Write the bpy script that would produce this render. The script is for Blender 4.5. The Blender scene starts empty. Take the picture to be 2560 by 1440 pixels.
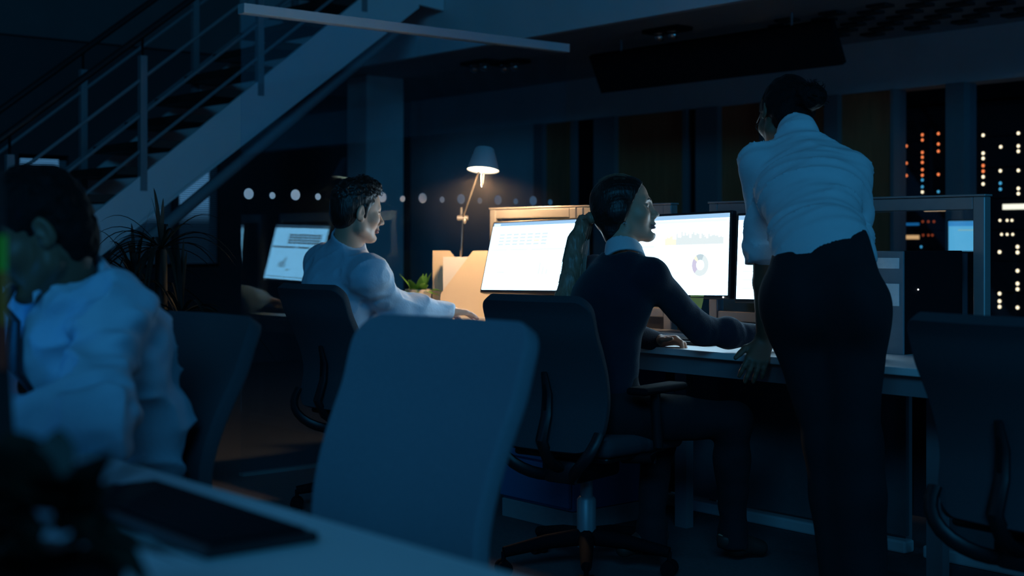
import bpy, bmesh, math, random
import numpy as np
from mathutils import Vector, Matrix

random.seed(7)
RNG = np.random.RandomState(11)
C = bpy.context.scene.collection
sc = bpy.context.scene

# ------------------------------------------------------------------ camera
HC, FPX = 1.12, 3400.0
CR, SR = 0.6466, 0.7628            # camera looks along (-SR, CR)
cam_d = bpy.data.cameras.new('camera')
cam = bpy.data.objects.new('camera', cam_d); C.objects.link(cam)
cam.location = (0, 0, HC)
cam.rotation_euler = (math.pi/2, 0, math.atan2(SR, CR))
cam_d.sensor_width = 36.0
cam_d.lens = 36.0*FPX/2560.0
cam_d.shift_y = -120.0/2560.0
cam_d.clip_start = 0.05
cam_d.dof.use_dof = True
cam_d.dof.focus_distance = 4.9
cam_d.dof.aperture_fstop = 2.4
sc.camera = cam

# ------------------------------------------------------------------ view
sc.view_settings.view_transform = 'Standard'
sc.view_settings.look = 'None'
sc.view_settings.gamma = 1.0
sc.view_settings.use_curve_mapping = False
sc.view_settings.exposure = 0.0

# ------------------------------------------------------------------ world: night sky with an afterglow to the west (-X)
w = bpy.data.worlds.new('night_sky'); sc.world = w
w.use_nodes = True
nt = w.node_tree; nt.nodes.clear()
tc = nt.nodes.new('ShaderNodeTexCoord')
sep = nt.nodes.new('ShaderNodeSeparateXYZ')
nt.links.new(tc.outputs['Generated'], sep.inputs[0])
el = nt.nodes.new('ShaderNodeMapRange'); el.inputs['From Min'].default_value = 0.012; el.inputs['From Max'].default_value = 0.026
nt.links.new(sep.outputs['Z'], el.inputs['Value'])
az = nt.nodes.new('ShaderNodeMapRange'); az.inputs['From Min'].default_value = -0.45; az.inputs['From Max'].default_value = -0.8
nt.links.new(sep.outputs['X'], az.inputs['Value'])
hi = nt.nodes.new('ShaderNodeMapRange'); hi.inputs['From Min'].default_value = 0.7; hi.inputs['From Max'].default_value = 0.1
nt.links.new(sep.outputs['Z'], hi.inputs['Value'])
m1 = nt.nodes.new('ShaderNodeMath'); m1.operation = 'MULTIPLY'
nt.links.new(el.outputs[0], m1.inputs[0]); nt.links.new(az.outputs[0], m1.inputs[1])
m2 = nt.nodes.new('ShaderNodeMath'); m2.operation = 'MULTIPLY'
nt.links.new(m1.outputs[0], m2.inputs[0]); nt.links.new(hi.outputs[0], m2.inputs[1])
mx = nt.nodes.new('ShaderNodeMixRGB')
mx.inputs[1].default_value = (0.0022, 0.0062, 0.0120, 1)
mx.inputs[2].default_value = (0.10, 0.30, 0.55, 1)
nt.links.new(m2.outputs[0], mx.inputs[0])
bg = nt.nodes.new('ShaderNodeBackground'); bg.inputs[1].default_value = 1.0
nt.links.new(mx.outputs[0], bg.inputs[0])
ow = nt.nodes.new('ShaderNodeOutputWorld'); nt.links.new(bg.outputs[0], ow.inputs[0])

# ------------------------------------------------------------------ large lights: blue night light through the high windows behind the camera, plus an added side fill
def area(name, loc, target, sx, sy, power, col, spread=math.pi):
    l = bpy.data.lights.new(name, 'AREA'); l.shape = 'RECTANGLE'; l.size = sx; l.size_y = sy
    l.energy = power; l.color = col; l.spread = spread
    o = bpy.data.objects.new(name, l); C.objects.link(o)
    o.location = loc
    o.rotation_euler = (Vector(target)-Vector(loc)).to_track_quat('-Z', 'Y').to_euler()
    return o
BLUE = (0.05, 0.47, 1.0)
area('high_window_light', (3.0, -3.6, 4.8), (-5.5, 4.5, 2.0), 4.0, 1.8, 165, BLUE)
area('side_fill_light', (2.9, 5.2, 1.7), (-6.0, 7.6, 1.9), 2.0, 1.2, 26, BLUE)  # added blue fill to lift the back wall; no window stands there

# ================================================================== helpers
def P(px, py, d):
    """point seen at photo pixel (px, py) at depth d from the camera"""
    xc = (px-1280)/FPX*d
    return Vector((CR*xc-SR*d, SR*xc+CR*d, HC+(600-py)/FPX*d))
def QY(px, py, Y):
    r = (px-1280)/FPX
    X = (r*CR*Y-SR*Y)/(CR+r*SR)
    d = -SR*X+CR*Y
    return Vector((X, Y, HC+(600-py)/FPX*d))

def nm(nt, t, **kw):
    n = nt.nodes.new(t)
    for k, v in kw.items(): setattr(n, k, v)
    return n
MATS = {}
def mat(name, col, rough=0.6, metal=0.0, var=0.12, scale=30.0, bump=0.0, bscale=200.0, spec=0.5, stretch=None, sheen=0.0):
    if name in MATS: return MATS[name]
    m = bpy.data.materials.new(name); m.use_nodes = True
    t = m.node_tree; b = t.nodes['Principled BSDF']
    b.inputs['Roughness'].default_value = rough
    b.inputs['Metallic'].default_value = metal
    b.inputs['Specular IOR Level'].default_value = spec
    if sheen: b.inputs['Sheen Weight'].default_value = sheen
    co = nm(t, 'ShaderNodeTexCoord'); mp = nm(t, 'ShaderNodeMapping')
    t.links.new(co.outputs['Object'], mp.inputs[0])
    if stretch: mp.inputs['Scale'].default_value = stretch
    n = nm(t, 'ShaderNodeTexNoise'); n.inputs['Scale'].default_value = scale; n.inputs['Detail'].default_value = 3
    t.links.new(mp.outputs[0], n.inputs['Vector'])
    r = nm(t, 'ShaderNodeMixRGB'); t.links.new(n.outputs[0], r.inputs[0])
    r.inputs[1].default_value = tuple(max(0, c*(1-var)) for c in col)+(1,)
    r.inputs[2].default_value = tuple(min(1, c*(1+var)) for c in col)+(1,)
    t.links.new(r.outputs[0], b.inputs['Base Color'])
    if bump:
        n2 = nm(t, 'ShaderNodeTexNoise'); n2.inputs['Scale'].default_value = bscale; n2.inputs['Detail'].default_value = 2
        t.links.new(mp.outputs[0], n2.inputs['Vector'])
        bp = nm(t, 'ShaderNodeBump'); bp.inputs['Strength'].default_value = bump; bp.inputs['Distance'].default_value = 0.004
        t.links.new(n2.outputs[0], bp.inputs['Height']); t.links.new(bp.outputs[0], b.inputs['Normal'])
    MATS[name] = m
    return m
def emis(name, col, s=1.0):
    if name in MATS: return MATS[name]
    m = bpy.data.materials.new(name); m.use_nodes = True
    t = m.node_tree; t.nodes.clear()
    e = nm(t, 'ShaderNodeEmission'); e.inputs[0].default_value = tuple(col)+(1,); e.inputs[1].default_value = s
    o = nm(t, 'ShaderNodeOutputMaterial'); t.links.new(e.outputs[0], o.inputs[0])
    MATS[name] = m
    return m
def glass(name, refl=0.08, tint=(0.93, 0.97, 1.0)):
    if name in MATS: return MATS[name]
    m = bpy.data.materials.new(name); m.use_nodes = True
    t = m.node_tree; t.nodes.clear()
    tr = nm(t, 'ShaderNodeBsdfTransparent'); tr.inputs[0].default_value = tuple(tint)+(1,)
    gl = nm(t, 'ShaderNodeBsdfGlossy'); gl.inputs['Roughness'].default_value = 0.0; gl.inputs['Color'].default_value = (0.48, 0.82, 1.0, 1)
    lw = nm(t, 'ShaderNodeLayerWeight'); lw.inputs['Blend'].default_value = 0.5
    mr = nm(t, 'ShaderNodeMapRange'); mr.inputs['To Min'].default_value = refl; mr.inputs['To Max'].default_value = 0.6
    pw = nm(t, 'ShaderNodeMath', operation='POWER'); pw.inputs[1].default_value = 4.0
    t.links.new(lw.outputs['Facing'], pw.inputs[0]); t.links.new(pw.outputs[0], mr.inputs['Value'])
    mixn = nm(t, 'ShaderNodeMixShader')
    t.links.new(mr.outputs[0], mixn.inputs[0]); t.links.new(tr.outputs[0], mixn.inputs[1]); t.links.new(gl.outputs[0], mixn.inputs[2])
    o = nm(t, 'ShaderNodeOutputMaterial'); t.links.new(mixn.outputs[0], o.inputs[0])
    MATS[name] = m
    return m

# ---- mesh building
class MB:
    def __init__(s): s.v = []; s.f = []; s.m = []
    def add(s, vs, fs, mi=0):
        o = len(s.v); s.v += [tuple(x) for x in vs]; s.f += [tuple(i+o for i in f) for f in fs]; s.m += [mi]*len(fs); return s
    def box(s, x0, x1, y0, y1, z0, z1, mi=0, M=None):
        vs = [Vector((x, y, z)) for z in (z0, z1) for y in (y0, y1) for x in (x0, x1)]
        if M: vs = [M @ v for v in vs]
        return s.add(vs, [(0, 2, 3, 1), (4, 5, 7, 6), (0, 1, 5, 4), (2, 6, 7, 3), (0, 4, 6, 2), (1, 3, 7, 5)], mi)
    def rbox(s, x0, x1, y0, y1, z0, z1, r=0.01, mi=0, M=None, seg=2):
        bm = bmesh.new(); bmesh.ops.create_cube(bm, size=1)
        for v in bm.verts: v.co = Vector((x0+(v.co.x+.5)*(x1-x0), y0+(v.co.y+.5)*(y1-y0), z0+(v.co.z+.5)*(z1-z0)))
        bmesh.ops.bevel(bm, geom=bm.edges[:], offset=r, segments=seg, affect='EDGES', profile=0.5)
        bm.verts.index_update()
        vs = [v.co.copy() for v in bm.verts]
        if M: vs = [M @ v for v in vs]
        s.add(vs, [[v.index for v in f.verts] for f in bm.faces], mi); bm.free(); return s
    def tube(s, pts, r, n=10, mi=0, caps=True, flat=None):
        """tube along pts; r scalar or list; flat=(axis vector, ratio) squashes the section"""
        pts = [Vector(p) for p in pts]; k = len(pts)
        rs = r if isinstance(r, (list, tuple)) else [r]*k
        vs = []; ref = Vector((0.0123, 0.0345, 1.0)).normalized()
        for i, p in enumerate(pts):
            t = (pts[min(i+1, k-1)]-pts[max(i-1, 0)]).normalized()
            if flat: a = (flat[0]-t*flat[0].dot(t)).normalized()
            else:
                rr = ref if abs(t.dot(ref)) < 0.95 else Vector((1, 0, 0))
                a = t.cross(rr).normalized()
            b = t.cross(a).normalized()
            q = flat[1] if flat else 1.0
            for j in range(n):
                an = 2*math.pi*j/n
                vs.append(p+a*math.cos(an)*rs[i]*q+b*math.sin(an)*rs[i])
        fs = []
        for i in range(k-1):
            for j in range(n):
                fs.append((i*n+j, i*n+(j+1) % n, (i+1)*n+(j+1) % n, (i+1)*n+j))
        if caps: fs += [tuple(range(n))[::-1], tuple((k-1)*n+j for j in range(n))]
        return s.add(vs, fs, mi)
    def lathe(s, prof, n=24, mi=0, M=None, close=False):
        vs = []
        for (r, z) in prof:
            for j in range(n):
                a = 2*math.pi*j/n; vs.append(Vector((r*math.cos(a), r*math.sin(a), z)))
        if M: vs = [M @ v for v in vs]
        fs = []
        k = len(prof)
        for i in range(k-1 if not close else k):
            for j in range(n):
                i2 = (i+1) % k
                fs.append((i*n+j, i*n+(j+1) % n, i2*n+(j+1) % n, i2*n+j))
        return s.add(vs, fs, mi)
    def disc(s, c, nrm, r, n=20, mi=0):
        c = Vector(c); nrm = Vector(nrm).normalized()
        a = nrm.orthogonal().normalized(); b = nrm.cross(a)
        return s.add([c+a*math.cos(2*math.pi*j/n)*r+b*math.sin(2*math.pi*j/n)*r for j in range(n)], [tuple(range(n))], mi)
    def sphere(s, c, r, n=12, mi=0, sq=(1, 1, 1)):
        c = Vector(c); vs = []; fs = []; m = n//2
        for i in range(m+1):
            th = math.pi*i/m
            for j in range(n):
                ph = 2*math.pi*j/n
                vs.append(c+Vector((r*sq[0]*math.sin(th)*math.cos(ph), r*sq[1]*math.sin(th)*math.sin(ph), r*sq[2]*math.cos(th))))
        for i in range(m):
            for j in range(n):
                fs.append((i*n+j, (i+1)*n+j, (i+1)*n+(j+1) % n, i*n+(j+1) % n))
        return s.add(vs, fs, mi)
    def build(s, name, mats, parent=None, smooth=False, loc=None):
        me = bpy.data.meshes.new(name)
        me.from_pydata(s.v, [], s.f); me.validate()
        if not isinstance(mats, (list, tuple)): mats = [mats]
        for m in mats: me.materials.append(m)
        if len(mats) > 1 and len(me.polygons) == len(s.m): me.polygons.foreach_set('material_index', s.m)
        if smooth:
            me.polygons.foreach_set('use_smooth', [True]*len(me.polygons))
            try: me.set_sharp_from_angle(angle=math.radians(40))
            except Exception: pass
        o = bpy.data.objects.new(name, me); C.objects.link(o)
        if parent: o.parent = parent
        if loc: o.location = loc
        return o

def tag(o, label, cat, group=None, kind=None):
    o['label'] = label; o['category'] = cat
    if group: o['group'] = group
    if kind: o['kind'] = kind
    return o
def thing(name, label, cat, loc=(0, 0, 0), rz=0.0, group=None):
    o = bpy.data.objects.new(name, None); C.objects.link(o)
    o.location = loc; o.rotation_euler = (0, 0, rz); o.empty_display_size = 0.05
    return tag(o, label, cat, group)
def struct(o):
    o['kind'] = 'structure'; return o
def dup(root, loc, rz, label):
    r = root.copy(); C.objects.link(r); r.location = loc; r.rotation_euler = (0, 0, rz); r['label'] = label
    for ch in list(root.children):
        c = ch.copy(); C.objects.link(c); c.parent = r
        for g in ch.children:
            d = g.copy(); C.objects.link(d); d.parent = c
    return r
def mod(o, t, **kw):
    m = o.modifiers.new(t.lower(), t)
    for k, v in kw.items(): setattr(m, k, v)
    return m

# ---- materials
M_carpet = mat('carpet', (0.105, 0.105, 0.11), 0.95, bump=0.5, bscale=400, scale=60, var=0.3)
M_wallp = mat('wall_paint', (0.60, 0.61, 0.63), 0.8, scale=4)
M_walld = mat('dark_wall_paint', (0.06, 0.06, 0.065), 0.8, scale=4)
M_white = mat('white_paint', (0.72, 0.73, 0.75), 0.5, scale=6, var=0.05)
M_rail = mat('grey_rail_paint', (0.22, 0.23, 0.25), 0.5, var=0.05)
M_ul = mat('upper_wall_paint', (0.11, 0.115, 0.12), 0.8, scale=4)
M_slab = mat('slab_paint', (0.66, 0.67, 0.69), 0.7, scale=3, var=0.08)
M_conc = mat('column_plaster', (0.60, 0.60, 0.61), 0.8, scale=6, bump=0.2, bscale=40)
M_desk = mat('white_laminate', (0.70, 0.70, 0.70), 0.35, var=0.03)
M_deskb = mat('grey_metal', (0.25, 0.26, 0.28), 0.45, metal=0.3, var=0.05)
M_alu = mat('brushed_aluminium', (0.46, 0.45, 0.44), 0.38, metal=0.55, var=0.06)
M_chrome = mat('chrome', (0.8, 0.8, 0.8), 0.12, metal=1.0, var=0.02)
M_black = mat('black_plastic', (0.012, 0.012, 0.014), 0.45, var=0.1)
M_blackm = mat('matte_black', (0.008, 0.008, 0.010), 0.85, var=0.1, spec=0.12)
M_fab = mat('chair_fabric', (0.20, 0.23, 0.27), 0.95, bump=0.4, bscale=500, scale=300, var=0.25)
M_fabd = mat('chair_fabric_shaded', (0.055, 0.062, 0.072), 0.95, bump=0.4, bscale=500, scale=300, var=0.25)  # same chair fabric with shade put into the colour
M_wood = mat('dark_walnut', (0.075, 0.035, 0.016), 0.5, scale=6, stretch=(6, 6, 0.7), var=0.35)
M_woodb = mat('brown_wood_panel', (0.55, 0.17, 0.07), 0.5, scale=5, stretch=(6, 6, 0.6), var=0.3)
M_tread = mat('stair_tread_wood', (0.03, 0.02, 0.015), 0.6, scale=8)
M_pane = glass('partition_glass', 0.04)
M_pane2 = glass('divider_glass', 0.03)
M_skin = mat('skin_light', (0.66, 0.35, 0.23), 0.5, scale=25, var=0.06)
M_skind = mat('skin_shaded', (0.20, 0.095, 0.055), 0.5, scale=25, var=0.06)  # skin darkened in colour to carry the shadow on the bowed face
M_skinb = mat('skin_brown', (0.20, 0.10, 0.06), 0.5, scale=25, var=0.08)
M_shirt = mat('pale_blue_shirt', (0.50, 0.62, 0.74), 0.8, bump=0.25, bscale=120, var=0.05)
M_shirtw = mat('white_shirt', (0.74, 0.77, 0.80), 0.8, bump=0.2, bscale=120, var=0.04)
M_card = mat('navy_cardigan', (0.011, 0.013, 0.026), 0.95, bump=0.5, bscale=350, var=0.2, sheen=0.15)
M_trou = mat('black_trousers', (0.008, 0.009, 0.012), 0.9, bump=0.3, bscale=300, var=0.2)
M_hairb = mat('dark_brown_hair', (0.018, 0.011, 0.008), 0.45, scale=60, stretch=(1, 1, 0.15), var=0.5, bump=0.6, bscale=150)
M_hairl = mat('brown_hair_lit', (0.46, 0.22, 0.14), 0.42, scale=90, stretch=(1, 1, 0.06), var=0.5, bump=0.5, bscale=160)  # same woman's hair, the light on the ponytail put into the colour
M_hairk = mat('black_hair', (0.006, 0.005, 0.005), 0.75, spec=0.2, scale=60, var=0.4, bump=0.6, bscale=150)
M_lip = mat('lips', (0.40, 0.15, 0.13), 0.4, var=0.05)
M_eyew = mat('eye_white', (0.75, 0.75, 0.75), 0.2, var=0.02)
M_iris = mat('iris', (0.03, 0.02, 0.015), 0.15, var=0.05)
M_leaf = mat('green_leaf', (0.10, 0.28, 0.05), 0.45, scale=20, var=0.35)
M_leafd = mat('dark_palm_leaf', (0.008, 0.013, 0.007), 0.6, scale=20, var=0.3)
M_pot = mat('ceramic_pot', (0.72, 0.66, 0.58), 0.5, var=0.04)
M_file = mat('beige_card', (0.76, 0.64, 0.47), 0.7, var=0.04, scale=12)
M_paper = mat('paper', (0.80, 0.80, 0.78), 0.8, var=0.03)
M_note = mat('yellow_note', (0.62, 0.62, 0.16), 0.8, var=0.05)
M_sticker = mat('frosted_white_film', (0.9, 0.92, 0.95), 0.8, var=0.02)
M_orange = mat('orange_rubber', (0.75, 0.18, 0.02), 0.6, var=0.05)
M_bluebox = mat('blue_lacquer', (0.03, 0.17, 0.34), 0.5, var=0.05)
M_slat = mat('blind_slat', (0.45, 0.5, 0.55), 0.5, var=0.03)
M_tie = mat('patterned_tie', (0.009, 0.010, 0.013), 0.4, scale=55, var=0.95)

# ================================================================== the setting
RX0, RX1, YB, ZC, YS = -11.0, 3.2, 8.0, 2.5, 6.13
struct(MB().box(RX0-0.3, RX1, -4.6, YB+2.0, -0.1, 0).build('floor', M_carpet))
# low ceiling under the mezzanine, with a waffle of recessed tiles toward the right
mb = MB(); mb.box(RX0, RX1, YS, YB+2.0, ZC, ZC+0.35)
struct(mb.build('ceiling', mat('ceiling_paint', (0.36, 0.37, 0.38), 0.85, scale=5)))
struct(MB().box(RX0, RX1, YS-0.06, YS-0.002, ZC, ZC+1.25).build('wall_mezzanine', M_slab))
mb = MB()
for i in range(26):
    for j in range(7):
        x = -5.6+i*0.17; y = 6.75+j*0.15
        if (i+j) % 2: mb.box(x, x+0.13, y, y+0.10, ZC-0.018, ZC-0.002)
struct(mb.build('trim_1', mat('acoustic_tile', (0.03, 0.03, 0.033), 0.9))); bpy.data.objects['trim_1']['label'] = 'dark recessed squares in the low ceiling'
# left wall with three narrow windows (blinds), pale upper band
WIN = [(4.08, 4.50), (4.86, 5.44), (5.49, 5.89)]
mb = MB(); ys = -4.6
for (a, b) in WIN:
    mb.box(RX0-0.2, RX0, ys, a, 0, 2.776); mb.box(RX0-0.2, RX0, a, b, 0, 0.88); mb.box(RX0-0.2, RX0, a, b, 1.82, 2.776); ys = b
mb.box(RX0-0.2, RX0, ys, YB+2.0, 0, 2.776)
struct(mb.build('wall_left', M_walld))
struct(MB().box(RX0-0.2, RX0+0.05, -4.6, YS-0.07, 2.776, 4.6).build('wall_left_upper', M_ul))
for k, (a, b) in enumerate(WIN):
    r = struct(bpy.data.objects.new('window_%d' % (k+1), None)); C.objects.link(r); r.location = (RX0-0.1, (a+b)/2, 0.88)
    h = (b-a)/2; f = MB()
    f.box(-0.05, 0.05, -h, -h+0.03, 0, 0.94); f.box(-0.05, 0.05, h-0.03, h, 0, 0.94); f.box(-0.05, 0.05, -h+0.03, h-0.03, 0, 0.03); f.box(-0.05, 0.05, -h+0.03, h-0.03, 0.91, 0.94)
    f.build('window_frame', M_blackm, r)
    MB().box(-0.004, 0.004, -h+0.03, h-0.03, 0.03, 0.91).build('pane', M_pane2, r)
    bl = MB(); z = 0.04
    while z < 0.90:
        Mx = Matrix.Translation((0.065, 0, z)) @ Matrix.Rotation(math.radians(38), 4, 'Y')
        bl.box(-0.009, 0.009, -h+0.01, h-0.01, -0.0006, 0.0006, M=Mx); z += 0.0185
    bl.build('blind', M_slat, r)
# back wall: header band, framed bays of wood, dark glass, racks behind the right bays
mb = MB(); xs0 = QY(1342, 0, YB).x
mb.box(RX0, xs0, YB, YB+0.2, 0, ZC); struct(mb.build('wall_back', M_wallp))
struct(MB().box(xs0, RX1, YB, YB+0.2, 2.15, ZC).build('wall_back_upper', M_wallp))
posts = [(1340, 1362), (1432, 1442), (1490, 1542), (1712, 1722), (1745, 1800), (1905, 1915), (2066, 2100), (2232, 2240), (2370, 2416)]
bays = ['panel', 'glass', 'panel', 'glass', 'panel', 'panel', 'panel', 'open', 'open']
k = 0
for i, (a, b) in enumerate(posts):
    x0, x1 = QY(a, 0, YB).x, QY(b, 0, YB).x
    k += 1
    o = struct(MB().box(x0, x1, YB-0.03, YB+0.12, 0, 2.15).build('trim_%d' % (k+1), M_deskb))
    x2 = QY(posts[i+1][0], 0, YB).x if i+1 < len(posts) else x1+2.2
    if bays[i] == 'panel': struct(MB().box(x1, x2, YB+0.02, YB+0.08, 0, 2.15).build('wall_back_panel', M_woodb))
    elif bays[i] == 'glass': struct(MB().box(x1, x2, YB+0.02, YB+0.08, 0, 2.15).build('wall_back_dark_panel', M_blackm))
    else: struct(MB().box(x1, x2, YB+0.04, YB+0.05, 0, 2.15).build('window_%d' % (3+k-7), M_pane2))
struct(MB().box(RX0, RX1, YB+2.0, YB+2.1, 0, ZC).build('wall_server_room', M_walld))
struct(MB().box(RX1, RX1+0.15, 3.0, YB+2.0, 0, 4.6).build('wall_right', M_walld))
# column
struct(MB().rbox(-9.72, -9.42, 6.40, 6.78, 0, ZC-0.002, 0.012).build('column', M_conc))

# tilted black board hung under the low ceiling
t = thing('hanging_baffle', 'long tilted black board hung under the low ceiling above the standing woman', 'board', (-5.95, 6.62, 2.12))
p = [(-1.0, -0.02, 0.29), (1.06, -0.02, 0.29), (1.06, 0.10, 0.04), (-1.0, 0.10, 0.04)]
bd = MB(); th = Vector((0, 0.035, 0.02))
vs = [Vector(q) for q in p]+[Vector(q)+th for q in p]
bd.add(vs, [(0, 1, 2, 3), (7, 6, 5, 4), (0, 4, 5, 1), (1, 5, 6, 2), (2, 6, 7, 3), (3, 7, 4, 0)])
bd.build('board', M_blackm, t)
for x in (-0.7, 0.76):
    MB().tube([(x, 0.0, 0.29), (x, 0.0, 0.379)], 0.008, 8).build('hanger_rod', M_deskb, t)

# downlights
def downlight(px, py, lab):
    r = (px-1280)/FPX; d = (600-py)/FPX; d = (ZC-HC)/d
    q = P(px, py, d)
    t = thing('ceiling_downlight', lab, 'light fixture', (q.x, q.y, ZC-0.03), 0, 'recessed ceiling downlights')
    MB().rbox(-0.16, 0.16, -0.075, 0.075, 0.0, 0.028, 0.008).build('housing', M_blackm, t)
    for x in (-0.07, 0.05):
        MB().lathe([(0.001, -0.012), (0.02, -0.012), (0.036, -0.002), (0.042, 0.004)], 18).build('reflector', M_chrome, t, smooth=True)
        t.children[-1].location = (x, 0, 0)
        b = MB().sphere((0, 0, -0.020), 0.034, 16).build('bulb', M_chrome, t, smooth=True); b.location = (x, 0, 0)
downlight(1668, 70, 'twin downlight in the low ceiling just above the black board')
downlight(1200, 153, 'left one of the two downlights above the desk lamp')
downlight(1276, 152, 'right one of the two downlights above the desk lamp')

# ================================================================== staircase
XS, XF = -7.92, -8.86
def zt(y): return 1.535+0.785*(y-3.728)
def zb(y): return 1.452+0.79*(y-4.105)
st = thing('staircase', 'white steel staircase with rails climbing to the mezzanine at the left', 'staircase', (XS, 1.8, 0))
L = lambda x, y, z: Vector((x-XS, y-1.8, z))
def stringer(x0, x1):
    m = MB(); y0, ya, y1 = 1.83, 5.835, YS-0.07
    outline = [(y0, 0.0), (y0+0.2, 0.0), (ya, 2.82), (y1, 2.80), (y1, 3.16), (5.78, 3.16), (1.83, zt(1.83))]
    n = len(outline)
    vs = [L(x0, y, z) for y, z in outline]+[L(x1, y, z) for y, z in outline]
    fs = [tuple(range(n))[::-1], tuple(range(n, 2*n))]+[(i, (i+1) % n, n+(i+1) % n, n+i) for i in range(n)]
    m.add(vs, fs)
    # lower flange
    for (fa, fb) in (((2.05, 0.02), (ya, 2.82)),):
        v = [L(x0-0.10, fa[0], fa[1]), L(x1, fa[0], fa[1]), L(x1, fb[0], fb[1]), L(x0-0.10, fb[0], fb[1])]
        v += [q+Vector((0, 0, -0.025)) for q in v]
        m.add(v, [(0, 1, 2, 3), (7, 6, 5, 4), (0, 4, 5, 1), (1, 5, 6, 2), (2, 6, 7, 3), (3, 7, 4, 0)])
    return m
stringer(XS-0.03, XS).build('stringer', M_white, st)
stringer(XF, XF+0.03).build('stringer', M_white, st)
MB().tube([L(XS-0.13, 2.2, zb(2.2)-0.095), L(XS-0.13, 5.74, zb(5.74)-0.095)], 0.040, 16).build('lower_tube', M_rail, st, smooth=True)
n = 17
for i in range(n):
    z = 0.175*(i+1); y = 3.728+(z-0.16-1.535)/0.785
    MB().box(XF+0.035-XS, -0.035, y-0.02-1.8, y+0.27-1.8, z-0.05, z).build('tread', M_tread, st)
MB().box(XF+0.035-XS, -0.035, 5.80-1.8, YS-0.07-1.8, 2.92, 3.10).build('landing', M_tread, st)
for x in (XS-0.015, XF+0.015):
    for y in (2.06, 2.89, 3.715, 4.54, 5.36):
        MB().box(x-0.022-XS, x+0.022-XS, y-0.022-1.8, y+0.022-1.8, zt(y)-0.10, zt(y)+0.74).build('baluster_post', M_rail, st)
        MB().tube([L(x, y, zt(y)+0.74), L(x, y, zt(y)+0.86)], 0.009, 8).build('rail_bracket', M_blackm, st)
    for h in (0.16, 0.38, 0.60):
        MB().tube([L(x, 1.95, zt(1.95)+h), L(x, 5.9, zt(5.9)+h)], 0.011, 8).build('guard_rail', M_rail, st)
    MB().tube([L(x, 1.9, zt(1.9)+0.87), L(x, 5.9, zt(5.9)+0.87)], 0.022, 12).build('handrail', M_black, st, smooth=True)

# ================================================================== glass screen beside the man's desk
XG, GY0, GY1, GZ = -5.75, 3.19, 5.28, 2.24
gp = thing('glass_screen', 'clear floor-standing glass screen with a pale top rail and a row of dots', 'glass partition', (XG, GY0, 0))
MB().box(-0.03, 0.03, 0, GY1-GY0, GZ-0.045, GZ).build('header_rail', mat('rail_paint', (0.52, 0.54, 0.56), 0.6, var=0.03), gp)
MB().box(-0.02, 0.02, 0, GY1-GY0, 0, 0.015).build('floor_rail', M_alu, gp)
mid = 4.235-GY0
MB().box(-0.005, 0.005, 0.0, mid-0.004, 0.015, GZ-0.045).build('pane', M_pane, gp)
MB().box(-0.005, 0.005, mid+0.004, GY1-GY0, 0.015, GZ-0.045).build('pane', M_pane, gp)
y = 3.227; i = 0
while y < GY1-0.05:
    big = (i % 2 == 0)
    d = MB().disc((0.0065, 0, 0), (1, 0, 0), 0.0265 if big else 0.0165, 24).build('dot_sticker', M_sticker, gp)
    d.location = (0, y-GY0, 1.340 if big else 1.334)
    y += 0.1284; i += 1

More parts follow.
